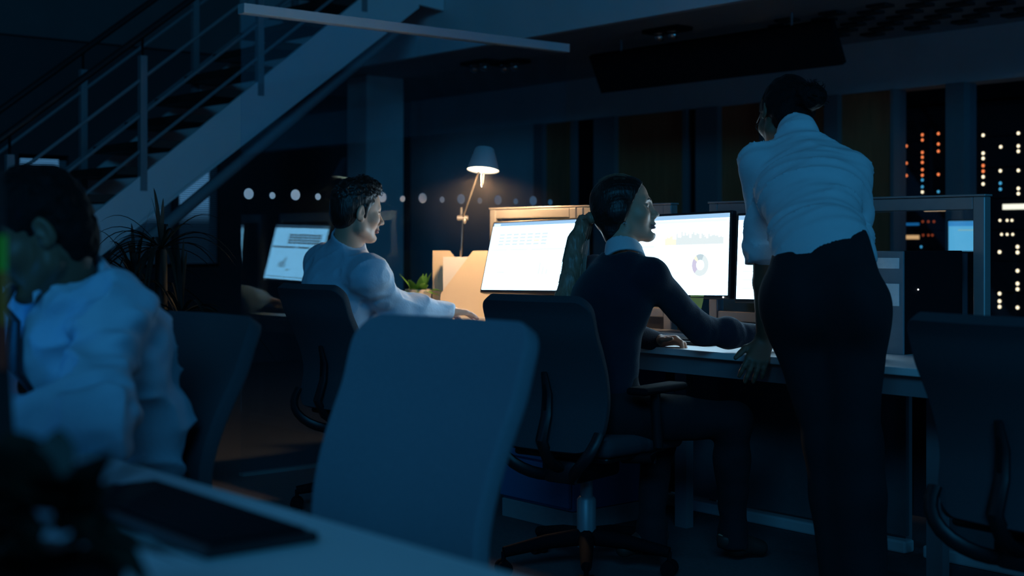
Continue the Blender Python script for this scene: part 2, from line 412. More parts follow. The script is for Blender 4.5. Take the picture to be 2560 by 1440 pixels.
# ================================================================== office chair
def make_chair(label, armrests=False, fab=None, Zt=0.935):
    fab = fab or M_fabd
    t = thing('office_chair', label, 'chair', group='dark swivel office chairs')
    # backrest: S-curved shell with a flared top lip
    Zb = 0.43
    def hw(z):
        v = (z-Zb)/(Zt-Zb)
        w = 0.203+0.010*math.sin(math.pi*min(1, max(0, v*0.95)))+0.024*v*v
        r = 0.085
        tt = Zt-z
        if tt < 0.05: w = w-0.05+math.sqrt(max(0, 0.05**2-(0.05-tt)**2))
        bb = z-Zb
        if bb < r: w = w-r+math.sqrt(max(0, r**2-(r-bb)**2))
        return w
    def yo(z):
        v = (z-Zb)/(Zt-Zb)
        y = -0.235+0.045*math.sin(math.pi*min(1, v*1.25+0.02))-0.115*max(0, v-0.30)**1.1
        y -= 0.022*max(0, (v-0.86)/0.14)**1.6
        return y
    zs = [Zb+q*0.085 for q in (0.0, 0.04, 0.13, 0.3, 0.55, 0.8)]+[0.52+(Zt-0.095-0.52)/11*i for i in range(12)]+[Zt-0.05+0.05*q for q in (0.0, 0.35, 0.65, 0.88, 0.97, 1.0)]
    m = MB(); nu = 17
    for z in zs:
        w = hw(z)
        for i in range(nu):
            u = -1+2*i/(nu-1); x = w*math.sin(u*math.pi/2*0.92)/math.sin(math.pi/2*0.92)
            m.v.append((x, yo(z)+0.55*x*x, z))
    for j in range(len(zs)-1):
        for i in range(nu-1):
            a = j*nu+i; m.f.append((a, a+1, a+nu+1, a+nu)); m.m.append(0)
    b = m.build('backrest', fab, t, smooth=True)
    mod(b, 'SOLIDIFY', thickness=0.034, offset=0.0); mod(b, 'SUBSURF', levels=1, render_levels=2)
    # seat cushion
    m = MB().rbox(-0.245, 0.245, -0.19, 0.27, 0.415, 0.485, 0.034, seg=4)
    m.v = [(x*(1-0.10*max(0, -y)/0.2), y, z-0.018*max(0, (y-0.14)/0.13)**2-0.010*(1-min(1, (x/0.24)**2))*(z > 0.45)) for x, y, z in m.v]
    m.build('seat', fab, t, smooth=True)
    MB().rbox(-0.20, 0.20, -0.16, 0.22, 0.395, 0.420, 0.012).build('seat_pan', M_black, t)
    MB().rbox(-0.075, 0.075, -0.17, 0.11, 0.315, 0.398, 0.02).build('tilt_mechanism', M_black, t, smooth=True)
    # central spine lever with a slot, and two curved back arms
    c = [(0, yo(0.69)-0.030, 0.69), (0, yo(0.62)-0.032, 0.62), (0, yo(0.55)-0.036, 0.55), (0.0, -0.262, 0.47), (0.0, -0.225, 0.405), (0.0, -0.16, 0.365), (0, -0.10, 0.355)]
    s = MB().tube(c, [0.012, 0.020, 0.022, 0.024, 0.026, 0.030, 0.032], 10, flat=(Vector((0, 1, 0)), 0.55))
    s.build('spine_lever', M_black, t, smooth=True)
    MB().rbox(-0.006, 0.006, yo(0.63)-0.047, yo(0.63)-0.040, 0.565, 0.675, 0.003).build('slot', M_blackm, t)
    for sg in (-1, 1):
        pts = []
        for k in range(11):
            a = k/10*math.pi*0.5
            pts.append((sg*(0.205-0.150*math.sin(a)**2.2), -0.215-0.06*math.sin(2*a)+0.11*(1-math.cos(a)), 0.50-0.165*math.sin(a)))
        MB().tube(pts, 0.021, 10, flat=(Vector((0, 1, 0)), 0.7)).build('back_arm', M_black, t, smooth=True)
    if armrests:
        for sg in (-1, 1):
            MB().tube([(sg*0.14, 0.02, 0.39), (sg*0.265, 0.02, 0.40), (sg*0.285, 0.02, 0.44), (sg*0.285, 0.0, 0.62)], 0.018, 10).build('armrest_post', M_black, t, smooth=True)
            MB().rbox(sg*0.285-0.042, sg*0.285+0.042, -0.12, 0.15, 0.62, 0.645, 0.012, seg=3).build('armrest', M_blackm, t, smooth=True)
    MB().lathe([(0.0, 0.08), (0.034, 0.08), (0.034, 0.24), (0.026, 0.25), (0.022, 0.25), (0.022, 0.33), (0.0, 0.33)], 18).build('gas_column', M_deskb, t, smooth=True)
    for k in range(5):
        a = 2*math.pi*k/5+0.3
        ux, uy = math.cos(a), math.sin(a)
        sp = MB().tube([(0, 0, 0.115), (ux*0.15, uy*0.15, 0.105), (ux*0.30, uy*0.30, 0.080)], [0.03, 0.024, 0.018], 10).build('base_spoke', M_blackm, t, smooth=True)
        cs = MB()
        side = Vector((-uy, ux, 0)); cc = Vector((ux*0.30, uy*0.30, 0.0275))
        for q in (-1, 1):
            c0 = cc+side*0.010*q; c1 = cc+side*0.026*q
            cs.tube([c0, c1], 0.027, 14)
        cs.tube([cc+Vector((0, 0, 0.0)), cc+Vector((0, 0, 0.055))], 0.008, 8)
        cs.build('caster', M_blackm, t, smooth=True)
    return t
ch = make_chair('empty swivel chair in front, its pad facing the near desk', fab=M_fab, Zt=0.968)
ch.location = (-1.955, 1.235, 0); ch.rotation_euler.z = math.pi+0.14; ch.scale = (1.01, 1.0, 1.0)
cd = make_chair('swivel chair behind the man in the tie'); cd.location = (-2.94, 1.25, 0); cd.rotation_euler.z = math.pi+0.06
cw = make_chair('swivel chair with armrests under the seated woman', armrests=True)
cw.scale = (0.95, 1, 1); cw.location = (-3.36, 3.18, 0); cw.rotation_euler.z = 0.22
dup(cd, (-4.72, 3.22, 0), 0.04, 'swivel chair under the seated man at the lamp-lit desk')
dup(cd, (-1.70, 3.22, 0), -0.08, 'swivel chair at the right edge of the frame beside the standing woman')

# ================================================================== desks
def make_desk(x0, x1, y0, y1, label, inl=0.09, inr=0.09, fy=0.09):
    t = thing('desk', label, 'desk', ((x0+x1)/2, (y0+y1)/2, 0), 0, 'white topped bench desks')
    hx, hy = (x1-x0)/2, (y1-y0)/2
    MB().rbox(-hx+0.001, hx-0.001, -hy, hy, 0.705, 0.73, 0.003).build('desktop', M_desk, t)
    MB().box(-hx+0.04, hx-0.04, -hy+0.03, -hy+0.07, 0.64, 0.704).build('front_beam', M_deskb, t)
    MB().box(-hx+0.04, hx-0.04, hy-0.07, hy-0.03, 0.64, 0.704).build('rear_beam', M_deskb, t)
    for sx in (-1, 1):
        for sy in (-1, 1):
            i_ = inl if sx < 0 else inr; y_ = hy-0.09 if sy > 0 else -hy+fy
            MB().box(sx*(hx-i_)-0.03, sx*(hx-i_)+0.03, y_-0.02, y_+0.02, 0.0, 0.645).build('leg', M_deskb, t)
    MB().box(-hx+0.04, hx-0.04, hy-0.14, hy-0.12, 0.06, 0.62).build('modesty_panel', mat('grey_panel', (0.13, 0.14, 0.15), 0.7), t)
    MB().rbox(-hx+0.03, hx-0.03, hy-0.16, hy-0.10, 0.0, 0.045, 0.008).build('base_rail', M_white, t)
    return t
make_desk(-5.68, -4.13, 3.60, 4.36, 'lamp-lit desk of the man with the potted plant and organizer')
make_desk(-4.12, -2.76, 3.60, 4.36, 'desk where the seated woman works and the standing woman leans', 0.5, 0.09, 0.35)
make_desk(-2.75, -1.30, 3.60, 4.36, 'desk holding the dark computer tower behind the standing woman', 0.25, 0.09, 0.35)
nd = make_desk(-3.70, -0.45, 0.22, 1.03, 'near desk in the foreground with a dark keyboard lying on it')

# drawer pedestal
t = thing('drawer_pedestal', 'blue drawer pedestal on a grey plinth behind the seated woman\'s chair', 'cabinet', (-4.03, 3.62, 0))
MB().rbox(-0.21, 0.21, -0.08, 0.44, 0.0, 0.075, 0.004).build('plinth', mat('grey_plinth', (0.30, 0.32, 0.33), 0.7), t)
MB().rbox(-0.21, 0.21, -0.075, 0.44, 0.077, 0.60, 0.004).build('carcass', M_bluebox, t)
for k in range(3):
    z = 0.09+k*0.168
    f = MB().rbox(-0.205, 0.205, -0.095, -0.077, z, z+0.16, 0.004).build('drawer', M_bluebox, t)
    MB().rbox(-0.06, 0.06, -0.11, -0.096, z+0.11, z+0.122, 0.003).build('handle', M_chrome, f)

# desk dividers at Y=4.40
def divider(x0, x1, label):
    t = thing('desk_divider', label, 'desk divider', (x0, 4.40, 0), 0, 'glazed metal dividers along the bench')
    w = x1-x0; zt_, zl = 1.28, 0.80
    MB().rbox(0, 0.045, -0.022, 0.022, 0, zt_-0.006, 0.004).build('post', M_alu, t)
    MB().rbox(w-0.045, w, -0.022, 0.022, 0, zt_-0.006, 0.004).build('post', M_alu, t)
    MB().rbox(-0.004, w+0.004, -0.026, 0.026, zt_-0.005, zt_+0.003, 0.002).build('top_cap', M_alu, t)
    MB().rbox(0.046, w-0.046, -0.020, 0.020, zt_-0.052, zt_-0.006, 0.004).build('top_rail', M_alu, t)
    MB().rbox(0.046, w-0.046, -0.020, 0.020, zl-0.02, zl+0.022, 0.004).build('middle_rail', M_alu, t)
    MB().box(0.046, w-0.046, -0.004, 0.004, zl+0.022, zt_-0.052).build('glass_panel', M_pane2, t)
    MB().box(0.046, w-0.046, -0.008, 0.008, 0.10, zl-0.02).build('lower_panel', mat('divider_fabric', (0.10, 0.11, 0.13), 0.9), t)
    return t
divider(-5.34, -4.70, 'glazed divider lit warm by the lamp behind the man\'s screen')
divider(-4.695, -4.09, 'glazed divider behind the seated woman\'s head')
divider(-3.87, -2.585, 'glazed divider behind the standing woman and the computer tower')

# ================================================================== monitors
E = {}
def em(k, c): E[k] = emis('screen_'+k, c); return E[k]
SCR = [em('white', (2.9, 5.0, 6.6)), em('bar', (0.36, 0.62, 0.92)), em('cell', (0.78, 0.93, 1.02)), em('pale', (0.92, 1.15, 1.3)),
       em('grey', (0.80, 0.90, 0.92)), em('sand', (1.05, 1.0, 0.80)), em('slate', (0.55, 0.68, 0.74)), em('plum', (0.66, 0.62, 0.80)), em('deep', (0.01, 0.12, 0.36)), em('night', (0.015, 0.62, 2.2))]
def screen_mesh(w, h, ui):
    m = MB(); y = -0.0136
    def q(x0, x1, z0, z1, mi, lift=1):
        if ui in ('night', 'dim'): mi = 9 if (mi == 0 and ui == 'night') else 8
        X0, X1 = (x0-0.5)*w, (x1-0.5)*w; Z0, Z1 = (z0-0.5)*h, (z1-0.5)*h; yy = y-0.0003*lift
        m.add([(X0, yy, Z0), (X1, yy, Z0), (X1, yy, Z1), (X0, yy, Z1)], [(0, 1, 2, 3)], mi)
    q(0, 1, 0, 1, 0, 0)
    if ui != 'plain' : q(0, 1, 0.945, 1, 1)
    if ui == 'table':
        q(0.01, 0.09, 0.955, 0.985, 3, 2)
        for c in range(7):
            for r in range(4):
                if (c, r) == (5, 2): mi = 5
                else: mi = 2
                z = 0.835-r*0.048
                q(0.10+c*0.088, 0.10+c*0.088+0.075, z-0.036, z, mi)
        for a, b in ((0.02, 0.24), (0.27, 0.50), (0.53, 0.97)): q(a, b, 0.575, 0.605, 3)
        for k, hh in enumerate((0.16, 0.10, 0.07)): q(0.66+k*0.045, 0.685+k*0.045, 0.22, 0.22+hh+0.02, 3)
        q(0.15, 0.25, 0.24, 0.27, 3); q(0.55, 0.62, 0.17, 0.185, 4); q(0.03, 0.97, 0.04, 0.05, 3)
    elif ui == 'donut':
        q(0.02, 0.98, 0.90, 0.935, 3)
        # area chart skyline
        rr = random.Random(3); x = 0.40
        while x < 0.94:
            hh = 0.04+0.10*rr.random()*(0.5+0.5*math.sin((x-0.4)*7)); q(x, x+0.016, 0.625, 0.66+hh, 4 if x > 0.5 else 5); x += 0.0158
        # donut
        cx, cz, ro, ri = 0.745, 0.37, 0.138, 0.062
        asp = h/w; N = 60
        for k in range(N):
            a0, a1 = 2*math.pi*k/N, 2*math.pi*(k+1)/N
            fr = k/N
            mi = 4 if (fr < 0.17 or fr > 0.62) else (6 if fr < 0.33 else (5 if fr < 0.40 else 7))
            pts = []
            for (r, a) in ((ri, a0), (ro, a0), (ro, a1), (ri, a1)):
                pts.append(((cx-0.5+r*asp*math.cos(a))*w, y-0.0006, (cz-0.5+r*math.sin(a))*h))
            m.add(pts, [(0, 1, 2, 3)], mi)
        q(0.50, 0.56, 0.27, 0.282, 4); q(0.05, 0.30, 0.60, 0.63, 3); q(0.05, 0.35, 0.2, 0.5, 3)
    elif ui in ('list', 'night', 'dim'):
        for r in range(8): q(0.05, 0.95, 0.82-r*0.1, 0.835-r*0.1, 3)
    return m
SCRB = list(SCR); SCRB[0] = emis('screen_brighter_white', (3.6, 6.0, 7.9))
def monitor(label, cx, y, zc, ui, tilt=4, roll=0.0, w=0.575, h=0.325, rz=0.0, base_z=0.73, group='desk monitors'):
    t = thing('computer_monitor', label, 'monitor', (cx, y, base_z), rz, group)
    Mt = Matrix.Translation((0, 0, zc-base_z)) @ Matrix.Rotation(math.radians(roll), 4, 'Y') @ Matrix.Rotation(math.radians(-tilt), 4, 'X')
    hs = MB().rbox(-w/2-0.011, w/2+0.011, -0.013, 0.018, -h/2-0.016, h/2+0.010, 0.005, M=Mt).build('housing', M_black, t)
    s = screen_mesh(w, h, ui); s.v = [tuple(Mt @ Vector(v)) for v in s.v]
    s.build('screen', SCRB if ui == 'table' else SCR, t)
    MB().rbox(-0.05, 0.05, 0.019, 0.045, -0.06, 0.06, 0.006, M=Mt).build('mount_plate', M_black, t)
    MB().box(-0.025, 0.025, 0.055, 0.080, 0.012, zc-base_z-0.0).build('stand_neck', M_deskb, t)
    MB().box(-0.02, 0.02, 0.03, 0.056, zc-base_z-0.03, zc-base_z+0.03).build('stand_hinge', M_black, t)
    MB().rbox(-0.11, 0.11, -0.06, 0.11, 0.0, 0.012, 0.004).build('stand_base', M_deskb, t)
    led = MB().sphere((w/2-0.02, -0.016, -h/2-0.008), 0.0035, 8); led.v = [tuple(Mt @ Vector(v)) for v in led.v]
    led.build('power_light', emis('led_white', (1, 1, 1), 3), t)
    return t
monitor('tilted bright monitor on the lamp-lit desk showing a calendar table', -4.735, 4.12, 1.045, 'table', tilt=15, roll=-1.2)
monitor('bright monitor showing a ring chart before the seated woman', -3.815, 4.12, 1.057, 'donut', tilt=4, roll=-1.5)
monitor('bright monitor half hidden by the standing woman\'s arm', -3.195, 4.12, 1.057, 'list', tilt=4, roll=-1.0)
# sticky note hanging under the ring-chart monitor
a = QY(1741, 736, 4.09); n_ = MB(); k = 7
for i in range(k):
    v = i/(k-1); z = -0.085*v; yy = -0.012*v*v-0.002
    n_.v += [(-0.036-0.012*v, yy, z), (0.036-0.016*v, yy, z)]
    if i: n_.f.append((2*i-2, 2*i-1, 2*i+1, 2*i)); n_.m.append(0)
nn = n_.build('sticky_note', M_note, loc=(a.x, 4.098, a.z)); mod(nn, 'SOLIDIFY', thickness=0.0006)
tag(nn, 'yellow sticky note hanging under the ring-chart monitor', 'sticky note')
# keyboards
def keyboard(label, loc, rz, w=0.44, d=0.13):
    t = thing('keyboard', label, 'keyboard', loc, rz, 'black keyboards')
    MB().rbox(-w/2, w/2, -d/2, d/2, 0, 0.014, 0.004).build('case', M_black, t)
    m = MB(); nx, ny = 15, 5
    for i in range(nx):
        for j in range(ny):
            x0 = -w/2+0.012+i*(w-0.024)/nx; y0 = -d/2+0.012+j*(d-0.024)/ny
            m.box(x0+0.0015, x0+(w-0.024)/nx-0.0015, y0+0.0015, y0+(d-0.024)/ny-0.0015, 0.0141, 0.019)
    m.build('keys', M_blackm, t); return t
kp = (P(370, 1212, 2.14)+P(680, 1340, 1.77)+P(480, 1370, 1.70)+P(300, 1290, 1.95))/4
keyboard('dark keyboard lying on the near desk', (kp.x, kp.y, 0.73), -0.02, 0.48, 0.16)
keyboard('keyboard in front of the seated woman', (-3.55, 3.83, 0.73), 0.0)
keyboard('keyboard under the left hand of the lamp-lit man', (-4.98, 3.80, 0.73), 0.0)
t = thing('computer_mouse', 'dark mouse under the lamp-lit man\'s right hand', 'mouse', (-4.74, 3.76, 0.73), 0.1)
m = MB().sphere((0, 0, 0.0), 0.03, 16, sq=(1, 1.75, 1.15)); m.v = [(x, y, max(0.0, z)) for x, y, z in m.v]
m.build('body', M_black, t, smooth=True)
MB().tube([(0, 0.03, 0.030), (0, 0.042, 0.026)], 0.004, 8).build('scroll_wheel', M_deskb, t)

# ================================================================== desk lamp
hp, jp, bp = Vector((-5.15, 4.18, 1.46)), QY(1157, 545, 4.34), Vector((QY(1148, 600, 4.34).x, 4.34, 0.73))
t = thing('desk_lamp', 'aluminium arm desk lamp, lit, with a conical shade', 'lamp', bp)
lp = lambda q: Vector(q)-bp
MB().lathe([(0.0, 0), (0.09, 0), (0.09, 0.012), (0.085, 0.016), (0.014, 0.018), (0.014, 0.05), (0, 0.05)], 24).build('base', M_alu, t, smooth=True)
MB().tube([Vector((0, 0, 0.02)), lp(jp)], 0.0085, 12).build('lower_arm', M_chrome, t, smooth=True)
MB().tube([lp(jp)+Vector((-0.012, 0, 0.0)), lp(jp)+Vector((-0.008, -0.004, 0.055))], 0.008, 10).build('spring_arm', M_alu, t, smooth=True)
MB().tube([lp(jp)+Vector((-0.02, -0.02, -0.0)), lp(jp)+Vector((0.02, 0.02, -0.0))], 0.014, 12).build('joint', M_alu, t, smooth=True)
MB().sphere(lp(jp)+Vector((0.03, -0.012, -0.015)), 0.013, 12, sq=(0.8, 0.8, 1.3)).build('knob', M_alu, t, smooth=True)
he = hp+Vector((-0.05, 0.02, 0.01))
MB().tube([lp(jp), lp(he)], 0.0055, 10).build('upper_arm', M_alu, t, smooth=True)
# shade, tipped a little
Ms = Matrix.Translation(lp(hp)) @ Matrix.Rotation(math.radians(-10), 4, Vector((CR, SR, 0))) @ Matrix.Rotation(math.radians(4), 4, Vector((-SR, CR, 0)))
sh = MB().lathe([(0.080, 0.0), (0.046, 0.108), (0.038, 0.114), (0.0, 0.115), (0.0, 0.112), (0.036, 0.111), (0.044, 0.106), (0.0775, 0.0)], 40, M=Ms)
sh.build('shade', mat('lamp_shade_paint', (0.55, 0.56, 0.58), 0.5, var=0.03), t, smooth=True)
MB().disc(Ms @ Vector((0, 0, 0.006)), Ms.to_3x3() @ Vector((0, 0, -1)), 0.077, 32).build('diffuser', emis('lamp_glow', (1.0, 0.80, 0.52), 7.0), t)
MB().tube([Ms @ Vector(q) for q in ((-0.012, 0, 0.0), (-0.008, 0, -0.07), (0, 0, -0.085), (0.008, 0, -0.07), (0.012, 0, 0.0))], 0.0025, 8).build('handle_loop', M_alu, t)
MB().sphere(Ms @ Vector((-0.062, -0.02, 0.09)), 0.006, 8).build('screw_knob', M_chrome, t)
l = bpy.data.lights.new('lamp_bulb_light', 'SPOT'); l.energy = 28; l.color = (1.0, 0.60, 0.29); l.spot_size = math.radians(162); l.spot_blend = 0.25; l.shadow_soft_size = 0.05
lo = bpy.data.objects.new('lamp_bulb_light', l); C.objects.link(lo); lo.location = hp+Vector((0, 0, -0.02)); lo.rotation_euler = (0, 0, 0)

# ================================================================== organizers, plant on the lit desk
def magazine_file(label, loc, rz):
    t = thing('magazine_file', label, 'file holder', loc, rz, 'card magazine files')
    D, W, H, Lo, th = 0.25, 0.085, 0.335, 0.115, 0.003
    prof = [(0, 0), (D, 0), (D, H), (D-0.085, H), (0, Lo)]      # along x, tall at +x
    for y in (0, W-th):
        vs = [Vector((x, y, z)) for x, z in prof]+[Vector((x, y+th, z)) for x, z in prof]; n = 5
        MB().add(vs, [tuple(range(n)), tuple(range(n, 2*n))[::-1]]+[(i, n+i, n+(i+1) % n, (i+1) % n) for i in range(n)]).build('side_panel', M_file, t)
    MB().box(D-th, D, th, W-th, 0, H).build('back_panel', M_file, t)
    MB().box(0, th, th, W-th, 0, Lo).build('front_panel', M_file, t)
    MB().box(th, D-th, th, W-th, 0, th).build('bottom', M_file, t)
    return t
VA = math.atan2(SR, CR)
f0 = P(1101, 795, 6.9); f0.z = 0.73
fl = magazine_file('card magazine file with a slanted side nearest the bright tilted screen', f0, VA)
f1 = f0+Vector((-SR, CR, 0))*0.095; f1 = f1+Vector((CR, SR, 0))*0.205; f1 = f1+Vector((-SR, CR, 0))*0.086
fl2 = dup(fl, f1, VA+math.pi, 'second card magazine file standing behind the slanted one')
for k in range(3):
    t = MB().rbox(0, 0.215, 0, 0.010, 0, 0.300-0.004*k, 0.001).build('folder', [M_paper, M_file, M_deskb][k])
    t.location = f0+Vector((CR, SR, 0))*0.012+Vector((-SR, CR, 0))*(0.014+0.020*k)+Vector((0, 0, 0.004)); t.rotation_euler = (0, 0, VA)
    tag(t, ['white paper folder in the slanted magazine file', 'beige folder in the slanted magazine file', 'dark grey folder at the back of the slanted magazine file'][k], 'folder', 'folders in the magazine file')

def leaf(m, base, d, up, L, W, droop, mi=0, n=8):
    """one blade, curved and folded along the midrib"""
    base, d, up = Vector(base), Vector(d).normalized(), Vector(up)
    s = d.cross(up).normalized(); o = len(m.v)
    for i in range(n+1):
        v = i/n; c = base+d*L*v+Vector((0, 0, -droop*v*v*L))
        w = W*math.sin(math.pi*min(1, 0.06+0.94*v)**0.75)*(1-0.15*v)
        if i == n: w = 0.0005
        m.v += [tuple(c-s*w+Vector((0, 0, 0.25*w))), tuple(c), tuple(c+s*w+Vector((0, 0, 0.25*w)))]
    for i in range(n):
        a = o+3*i
        m.f += [(a, a+1, a+4, a+3), (a+1, a+2, a+5, a+4)]; m.m += [mi, mi]
pc = P(1046, 790, 6.90); pc.z = 0.73
t = thing('potted_plant', 'small green leafy plant in a pale round pot', 'plant', pc)
MB().lathe([(0.0, 0), (0.052, 0), (0.064, 0.115), (0.058, 0.115), (0.052, 0.095), (0.0, 0.095)], 28).build('pot', M_pot, t, smooth=True)
MB().lathe([(0.0, 0.096), (0.053, 0.096)], 20).build('soil', mat('soil', (0.03, 0.02, 0.012), 0.95), t)
rr = random.Random(5)
for k in range(24):
    a = rr.uniform(0, 6.28); e = rr.uniform(0.15, 1.2)
    m = MB(); L_ = rr.uniform(0.075, 0.13)
    leaf(m, (0.02*math.cos(a), 0.02*math.sin(a), 0.095), (math.cos(a)*math.cos(e), math.sin(a)*math.cos(e), math.sin(e)), (0, 0, 1) if e < 1.3 else (1, 0, 0), L_, rr.uniform(0.016, 0.024), 0.35 if e < 0.9 else 0.1)
    m.build('leaf', M_leaf, t, smooth=True)

t.scale = (1.08, 1.08, 1.22)
# ================================================================== palm on the floor behind the man in the tie
pb = P(392, 640, 5.75); pb.z = 0
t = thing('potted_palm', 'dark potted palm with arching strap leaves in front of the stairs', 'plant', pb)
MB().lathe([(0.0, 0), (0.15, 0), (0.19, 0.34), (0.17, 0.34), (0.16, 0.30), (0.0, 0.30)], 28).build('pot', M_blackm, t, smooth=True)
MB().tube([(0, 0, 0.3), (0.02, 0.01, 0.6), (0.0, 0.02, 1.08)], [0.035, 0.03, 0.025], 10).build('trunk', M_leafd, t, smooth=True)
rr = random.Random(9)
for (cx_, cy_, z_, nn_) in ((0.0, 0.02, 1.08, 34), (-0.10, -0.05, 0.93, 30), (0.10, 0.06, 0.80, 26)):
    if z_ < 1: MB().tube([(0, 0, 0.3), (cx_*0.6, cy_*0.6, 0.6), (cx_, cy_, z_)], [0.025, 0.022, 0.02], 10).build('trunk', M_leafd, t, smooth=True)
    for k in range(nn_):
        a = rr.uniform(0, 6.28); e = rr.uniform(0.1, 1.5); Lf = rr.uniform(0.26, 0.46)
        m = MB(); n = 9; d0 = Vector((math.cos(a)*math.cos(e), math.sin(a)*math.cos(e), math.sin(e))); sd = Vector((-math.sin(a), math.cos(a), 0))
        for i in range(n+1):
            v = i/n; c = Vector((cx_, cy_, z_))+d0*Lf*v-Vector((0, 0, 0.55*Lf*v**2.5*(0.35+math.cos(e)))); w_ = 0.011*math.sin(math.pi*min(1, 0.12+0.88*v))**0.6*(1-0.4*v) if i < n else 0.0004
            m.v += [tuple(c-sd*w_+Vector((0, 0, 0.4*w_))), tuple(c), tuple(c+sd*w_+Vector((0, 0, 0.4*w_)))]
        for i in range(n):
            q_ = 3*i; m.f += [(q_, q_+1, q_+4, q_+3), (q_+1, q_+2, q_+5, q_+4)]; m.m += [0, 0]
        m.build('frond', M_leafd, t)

# ================================================================== foreground things on the near desk
fp = Vector((-1.20, 0.47, 0.73))
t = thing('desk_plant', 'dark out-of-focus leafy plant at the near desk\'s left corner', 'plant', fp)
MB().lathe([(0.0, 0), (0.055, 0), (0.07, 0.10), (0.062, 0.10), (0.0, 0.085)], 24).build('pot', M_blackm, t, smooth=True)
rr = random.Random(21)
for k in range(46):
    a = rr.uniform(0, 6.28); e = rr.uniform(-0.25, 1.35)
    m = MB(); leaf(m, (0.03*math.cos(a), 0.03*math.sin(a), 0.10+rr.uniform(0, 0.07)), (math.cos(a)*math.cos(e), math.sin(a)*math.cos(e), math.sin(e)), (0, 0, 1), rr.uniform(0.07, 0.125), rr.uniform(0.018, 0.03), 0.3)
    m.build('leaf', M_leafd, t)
mr_ = monitor('black monitor seen from behind at the left edge of the near desk', -1.815, 0.55, 1.03, 'dim', tilt=3, w=0.52, h=0.33, rz=math.pi, group='desk monitors')
mr2 = monitor('black monitor facing the man in the tie across the near desk', -3.22, 0.55, 1.02, 'night', tilt=3, w=0.575, h=0.325, rz=math.pi-0.30, group='desk monitors')
mb = MB()
mb.box(0, 0.020, -0.001, 0.001, 0.06, 0.10, 0); mb.box(0, 0.023, -0.001, 0.001, 0.0, 0.06, 1); mb.box(0.0, 0.018, -0.001, 0.001, -0.05, 0.0, 2)
o = mb.build('sticky_flags', [mat('flag_green', (0.25, 0.7, 0.05), 0.7), mat('flag_orange', (0.8, 0.22, 0.03), 0.7), mat('flag_red', (0.7, 0.06, 0.03), 0.7)], loc=(-1.815+0.272, 0.55, 1.025))
tag(o, 'green and orange sticky flags on the edge of the left monitor', 'sticky flags')

# ================================================================== computer tower on the right desk
t = thing('computer_tower', 'dark computer tower with a pale front on the desk behind the standing woman', 'computer', (-2.72, 4.0, 0.73))
MB().rbox(-0.06, 0.06, 0.004, 0.362, 0, 0.352, 0.004).build('case', M_blackm, t)
MB().rbox(-0.06, 0.06, -0.006, 0.003, 0, 0.352, 0.002).build('front_panel', mat('grey_front', (0.20, 0.24, 0.27), 0.5), t)
M_foil = mat('crinkled_film', (0.88, 0.92, 0.92), 0.4, bump=1.0, bscale=60)
for z0, z1 in ((0.292, 0.329), (0.165, 0.241)):
    MB().rbox(-0.046, 0.046, -0.010, -0.007, z0, z1, 0.001).build('bay_window', M_foil, t)
MB().sphere((0.062, 0.08, 0.22), 0.003, 8).build('indicator', emis('led_white', (1, 1, 1), 3), t)

# ================================================================== server racks behind the glass, right
LEDR, LEDW, LEDB, LEDD = emis('led_red', (1.0, 0.22, 0.07), 1.6), emis('led_warm', (1.0, 0.80, 0.52), 2.2), emis('led_blue', (0.08, 0.45, 0.75), 1.0), emis('led_dim_red', (0.8, 0.12, 0.04), 0.45)
YR = 8.60
def rack(px0, px1, label, leds, wins):
    x0, x1 = QY(px0, 0, YR).x, QY(px1, 0, YR).x
    t = thing('server_rack', label, 'server rack', (x0, YR, 0), 0, 'server racks behind the glazed wall')
    MB().box(0, x1-x0, 0.03, 0.85, 0.0, 2.1).build('cabinet', M_blackm, t)
    MB().box(0.004, 0.024, 0.0, 0.03, 0.0, 2.1).build('mounting_rail', M_blackm, t)
    MB().box(x1-x0-0.024, x1-x0-0.004, 0.0, 0.03, 0.0, 2.1).build('mounting_rail', M_blackm, t)
    for k in range(9):
        z = 0.12+k*0.215
        MB().box(0.026, x1-x0-0.026, 0.008, 0.03, z, z+0.205).build('server_unit', M_black, t)
    for (px, py, m_, r) in leds:
        q = QY(px, py, YR)
        o = MB().disc((0, 0, 0), (0, -1, 0), r, 12).build('status_led', m_, t); o.location = (q.x-x0, 0.004, q.z)
    for (a, b, c, d, m_) in wins:
        q0, q1 = QY(a, d, YR), QY(b, c, YR)
        MB().box(q0.x-x0, q1.x-x0, 0.002, 0.006, q0.z, q1.z).build('display_window', m_, t)
    return t
R1 = [(2265, 365, LEDR, .010), (2265, 408, LEDR, .010), (2265, 439, LEDR, .010)]
R1 += [(2305, y, LEDR, .010) for y in (337, 350, 381, 393, 406, 424, 438)]+[(2305, 450, LEDB, .010), (2305, 467, LEDB, .010), (2305, 480, LEDW, .010)]
R1 += [(2345, y, LEDR, .010) for y in (334, 360, 378, 436)]+[(2345, 479, LEDB, .010)]
R1 += [(x, 554, LEDD, .009) for x in (2306, 2320, 2334)]+[(x, 588, LEDD, .009) for x in (2307, 2320, 2330)]+[(2302, 617, LEDB, .009)]
rack(2236, 2372, 'server rack with orange lights on the wooden panel side', R1, [(2310, 2365, 515, 528, emis('rack_warm_display', (1.0, 0.62, 0.36), 0.75)), (2262, 2297, 557, 564, emis('rack_blue_display', (0.01, 0.12, 0.30), 1.0)), (2262, 2297, 588, 598, emis('rack_orange_display', (1.0, 0.52, 0.22), 0.85))])
R2 = [(2457, 338, LEDW, .011)]+[(2457, y, LEDW if i not in (2, 3) else LEDR, .011) for i, y in enumerate((383, 396, 414, 428, 442, 460))]
R2 += [(2501, 367, LEDW, .011), (2500, 427, LEDW, .011), (2500, 458, LEDB, .011), (2500, 473, LEDB, .011)]
R2 += [(2545, y, LEDW, .011) for y in (333, 365, 378, 426, 471, 484)]
